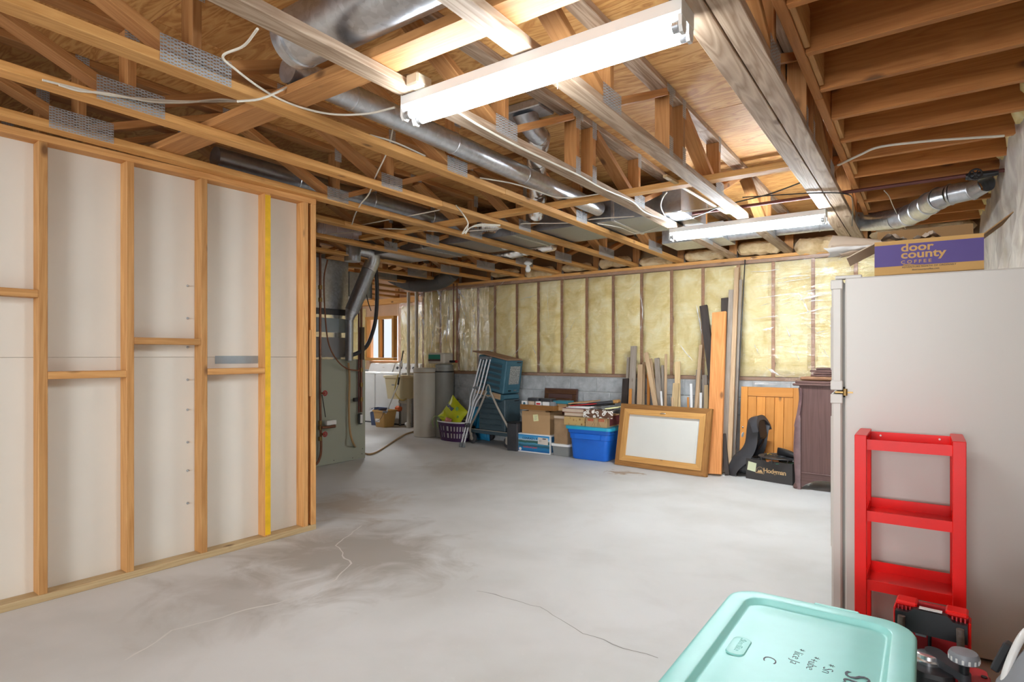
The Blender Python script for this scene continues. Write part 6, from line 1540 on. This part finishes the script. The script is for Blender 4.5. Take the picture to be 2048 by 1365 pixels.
RX = -5.50
MB().tube([onX(722.5, 600, RX), onX(722.5, 825, RX)], .014, 10).build('riser', M_['copper'], t)
MB().tube([onX(717.5, 600, RX), onX(717.5, 826, RX)], .010, 10).build('riser', M_['iron_pipe'], t)
MB().tube([onX(724, 655, RX), onX(724, 720, RX)], .030, 12).build('brown_sleeve', plain('brown_sleeve', (.09, .06, .035), .6), t)
for y_ in (740, 770, 799): MB().tube([onX(722.5, y_ - 4, RX), onX(722.5, y_ + 4, RX)], .022, 10).build('fitting', M_['brass'], t)
MB().box(tuple(onX(711, 800, RX + .02)), (.03, .06, .045), ch=.004).build('black_valve', M_['black_plastic'], t, smooth=False)
q = onX(720, 838, RX + .02)
MB().box(tuple(q), (.05, .05, .13), ch=.012).build('pressure_box', M_['charcoal'], t, smooth=False)
MB().box(tuple(q + Vector((.026, .0, .0))), (.004, .035, .10)).build('gauge_face', M_['white_paper'], t, smooth=False)
tag(MB().tube(spline([onX(752, 540, -5.6), onX(754, 575, -5.6), onX(753, 620, -5.6), onX(748, 655, -5.6), onX(735, 690, -5.55), onX(718, 705, -5.5), onX(700, 712, -5.5)]), .024, 12).build('rubber_hose', M_['charcoal']), 'thick dark hose curving down behind the flue to the furnace', 'hose')
tag(MB().tube(spline([onX(655, 520, -5.42), onX(648, 560, -5.44), onX(651, 640, -5.44), onX(658, 690, -5.44), onX(675, 722, -5.44), onX(695, 738, -5.46), onX(719, 742, -5.48)]), .008, 8).build('copper_line', M_['copper']), 'thin brown line looping from the plenum down to the dark pipes', 'pipe')
tag(MB().tube(spline([onX(722, 600, -5.45), onX(728, 560, -5.4), onX(735, 600, -5.4), onX(742, 622, -5.5)]), .006, 8).build('wire', M_['black_cable']), 'black wire crossing between the dark pipes and the hose', 'wire')
hz = [onX(697, 726, -5.49), onX(699, 760, -5.49), onX(698, 820, -5.49), onX(700, 862, -5.48), onX(708, 890, -5.46)] + [Vector((p.x, p.y, .012)) for p in (onZ(722, 905), onZ(738, 911), onZ(756, 905), onZ(775, 893), onZ(795, 880), onZ(812, 870), onZ(828, 865.5))]
tag(MB().tube(spline(hz), .0125, 10).build('drain_hose', M_['tan_hose']), 'tan drain hose running down the green panel and across the floor to the brine tank', 'hose')

# washer and dryer
def appliance(name, x0, label, washer):
    t = thing(name, (x0, 7.43, 0), label, 'washing machine' if washer else 'dryer'); w, d, h = .685, .58, .90
    MB().box((w / 2, d / 2, h / 2 + .012), (w, d, h - .02), ch=.012).build('cabinet', M_['white_enamel'], t, smooth=False)
    MB().box((w / 2, d / 2, h + .008), (w + .006, d + .006, .03), ch=.010).build('top_deck', M_['white_enamel'], t, smooth=False)
    MB().box((w / 2, d * .4, h + .026), (w * .8, d * .6, .012), ch=.005).build('lid' if washer else 'dryer_top', M_['white_enamel'], t, smooth=False)
    MB().prism([(d - .15, h + .02), (d - .01, h + .02), (d - .01, h + .17), (d - .03, h + .195), (d - .08, h + .185)], .012, w - .012, 'x').build('console', M_['white_enamel'], t, smooth=False)
    if washer:
        for k, x in enumerate((.10, .19, .36, .52)):
            M = Matrix.Rotation(rad(66), 3, 'X'); p = Vector((x, d - .115, h + .105))
            MB().lathe([(.034 if k == 2 else .026, -.01), (.032 if k == 2 else .024, .018), (0, .02)], 16, M=M, c=p).build('dial', M_['charcoal'], t)
    else:
        MB().box((w * .6, d - .12, h + .11), (.05, .004, .012), M=Matrix.Rotation(rad(-20), 3, 'X')).build('badge', M_['chrome'], t, smooth=False)
    MB().box((w / 2, d / 2, .012), (w - .06, d - .06, .024)).build('plinth', M_['charcoal'], t, smooth=False)
appliance('washing_machine', -8.27, 'white top-loading washing machine with four console dials under the window', True)
appliance('dryer', -8.965, 'white dryer half hidden behind the dark pipes, left of the washing machine', False)
sx0, sx1 = onY(769, 760, 7.06).x, onY(804, 760, 7.06).x
t = thing('laundry_sink', ((sx0 + sx1) / 2, 7.235, 0), 'cream plastic laundry sink with tapering sides in front of the washing machine', 'sink'); w = (sx1 - sx0) / 2
b = MB(); loft(b, [[(x, y, .50) for x, y in rrect(w * .82, .16, .04)], [(x, y, .86) for x, y in rrect(w, .19, .04)], [(x, y, .86) for x, y in rrect(w + .02, .205, .04)], [(x, y, .90) for x, y in rrect(w + .02, .205, .04)], [(x, y, .90) for x, y in rrect(w - .01, .18, .04)], [(x, y, .53) for x, y in rrect(w * .8, .15, .04)]]); b.build('basin', plain('cream_plastic', (.68, .58, .36), .45, var=.03), t, ang=50)
for s in (-1, 1):
    for yy in (.13,): MB().box((s * w * .70, yy, .25), (.03, .03, .50)).build('leg', M_['dark_duct'], t, smooth=False)
MB().box((.02, -.180, .74), (.10, .003, .02)).build('maker_mark', M_['grey_plastic'], t, smooth=False)
tag(MB().tube(spline([onY(797, 749, 7.02), onY(792, 765, 7.00), onY(790, 785, 7.00), onY(797, 797, 7.0), onY(806, 801, 7.05), onY(813, 798, 7.22)]), .012, 8).build('yellow_hose', plain('yellowed_hose', (.66, .50, .18), .45)), 'yellowish hose drooping in front of the laundry sink', 'hose')
bk = onZ(780, 853)
t = thing('tan_bucket', (bk.x - .02, bk.y - .10, 0), 'square tan bucket with a wire handle, holding the mop', 'bucket', rz=rad(0))
b = MB(); loft(b, [[(x, y, .003) for x, y in rrect(.115, .115, .03)], [(x, y, .27) for x, y in rrect(.150, .150, .035)], [(x, y, .27) for x, y in rrect(.162, .162, .035)], [(x, y, .295) for x, y in rrect(.162, .162, .035)], [(x, y, .295) for x, y in rrect(.146, .146, .03)], [(x, y, .02) for x, y in rrect(.108, .108, .03)]]); b.build('bucket_wall', plain('tan_plastic', (.60, .36, .12), .45, var=.05), t, ang=50)
MB().tube(spline([(.145, -.165, .27), (.09, -.172, .17), (-.02, -.165, .11), (-.10, -.165, .12)]), .004, 6).build('wire_handle', M_['charcoal'], t)
MB().box((-.03, -.142, .12), (.11, .003, .06), M=Matrix.Rotation(rad(-7), 3, 'X')).build('paper_label', M_['white_paper'], t, smooth=False)
bb_ = onZ(766, 847)
t = thing('blue_bin', (bb_.x, bb_.y - .02, 0), 'slate blue waste bin with a white bag over its edge, behind the tan bucket', 'bin')
t.location = (onY(765, 845, 7.22).x - .10, 7.24, 0)
b = MB(); loft(b, [[(x, y, .003) for x, y in rrect(.12, .09, .02)], [(x, y, .31) for x, y in rrect(.15, .11, .025)], [(x, y, .31) for x, y in rrect(.14, .10, .02)], [(x, y, .02) for x, y in rrect(.11, .08, .02)]]); b.build('bin_wall', plain('slate_blue_plastic', (.07, .10, .20), .45), t, ang=50)
MB().grid(8, 6, lambda u, v: (-.15 + .14 * u, -.113 - .006 * math.sin(v * 6 + u * 5), .32 - .10 * v * (1 - .5 * u))).build('white_liner', M_['white_paper'], t, fix=False)
tp, bt = onY(803, 722, 6.72), onY(788, 826, 7.04)
t = thing('sponge_mop', (0, 0, 0), 'white-handled mop standing in the tan bucket and leaning right', 'mop')
mid = tp.lerp(bt, .42)
MB().tube([tp, tp.lerp(bt, .30)], .011, 10).build('upper_pole', M_['white_enamel'], t)
MB().tube([tp.lerp(bt, .30), tp.lerp(bt, .44)], .015, 10).build('foam_grip', M_['black_plastic'], t)
bt2 = Vector((bk.x - .05, bk.y - .15, .06))
MB().tube([tp.lerp(bt, .44), bt2], .011, 10).build('lower_pole', M_['white_enamel'], t)
MB().tube([tp, tp + Vector((.06, -.02, .16))], .009, 8).build('handle_tip', M_['charcoal'], t)
q = tp.lerp(bt, .06); MB().box(tuple(q), (.05, .04, .10), ch=.01).build('trigger_head', M_['chrome'], t, smooth=False)
q = tp.lerp(bt2, .80); MB().tube([q + Vector((0, 0, -.01)), q + Vector((0, 0, .01))], .045, 14).build('splash_collar', plain('blue_grey_collar', (.22, .28, .36), .5), t)
tag(MB().box(tuple(onY(797, 818, 7.36)), (.14, .10, .10), ch=.03).build('orange_jug', plain('orange_plastic', (.55, .10, .02), .4), None, smooth=False), 'orange-red container behind the tan bucket', 'container')
o = bpy.data.objects['orange_jug']
b = thing('bulb_holder', tuple(onZ(1056, 531, 2.34)), 'bare white bulb in a holder at the back, between two trusses', 'bulb')
MB().lathe([(.03, .05), (.05, .03), (.05, .02), (.02, .0)], 16).build('holder', M_['white_enamel'], b)
MB().lathe([(.015, 0), (.03, -.03), (.034, -.055), (.025, -.08), (0, -.09)], 16).build('glass_bulb', M_['white_enamel'], b)
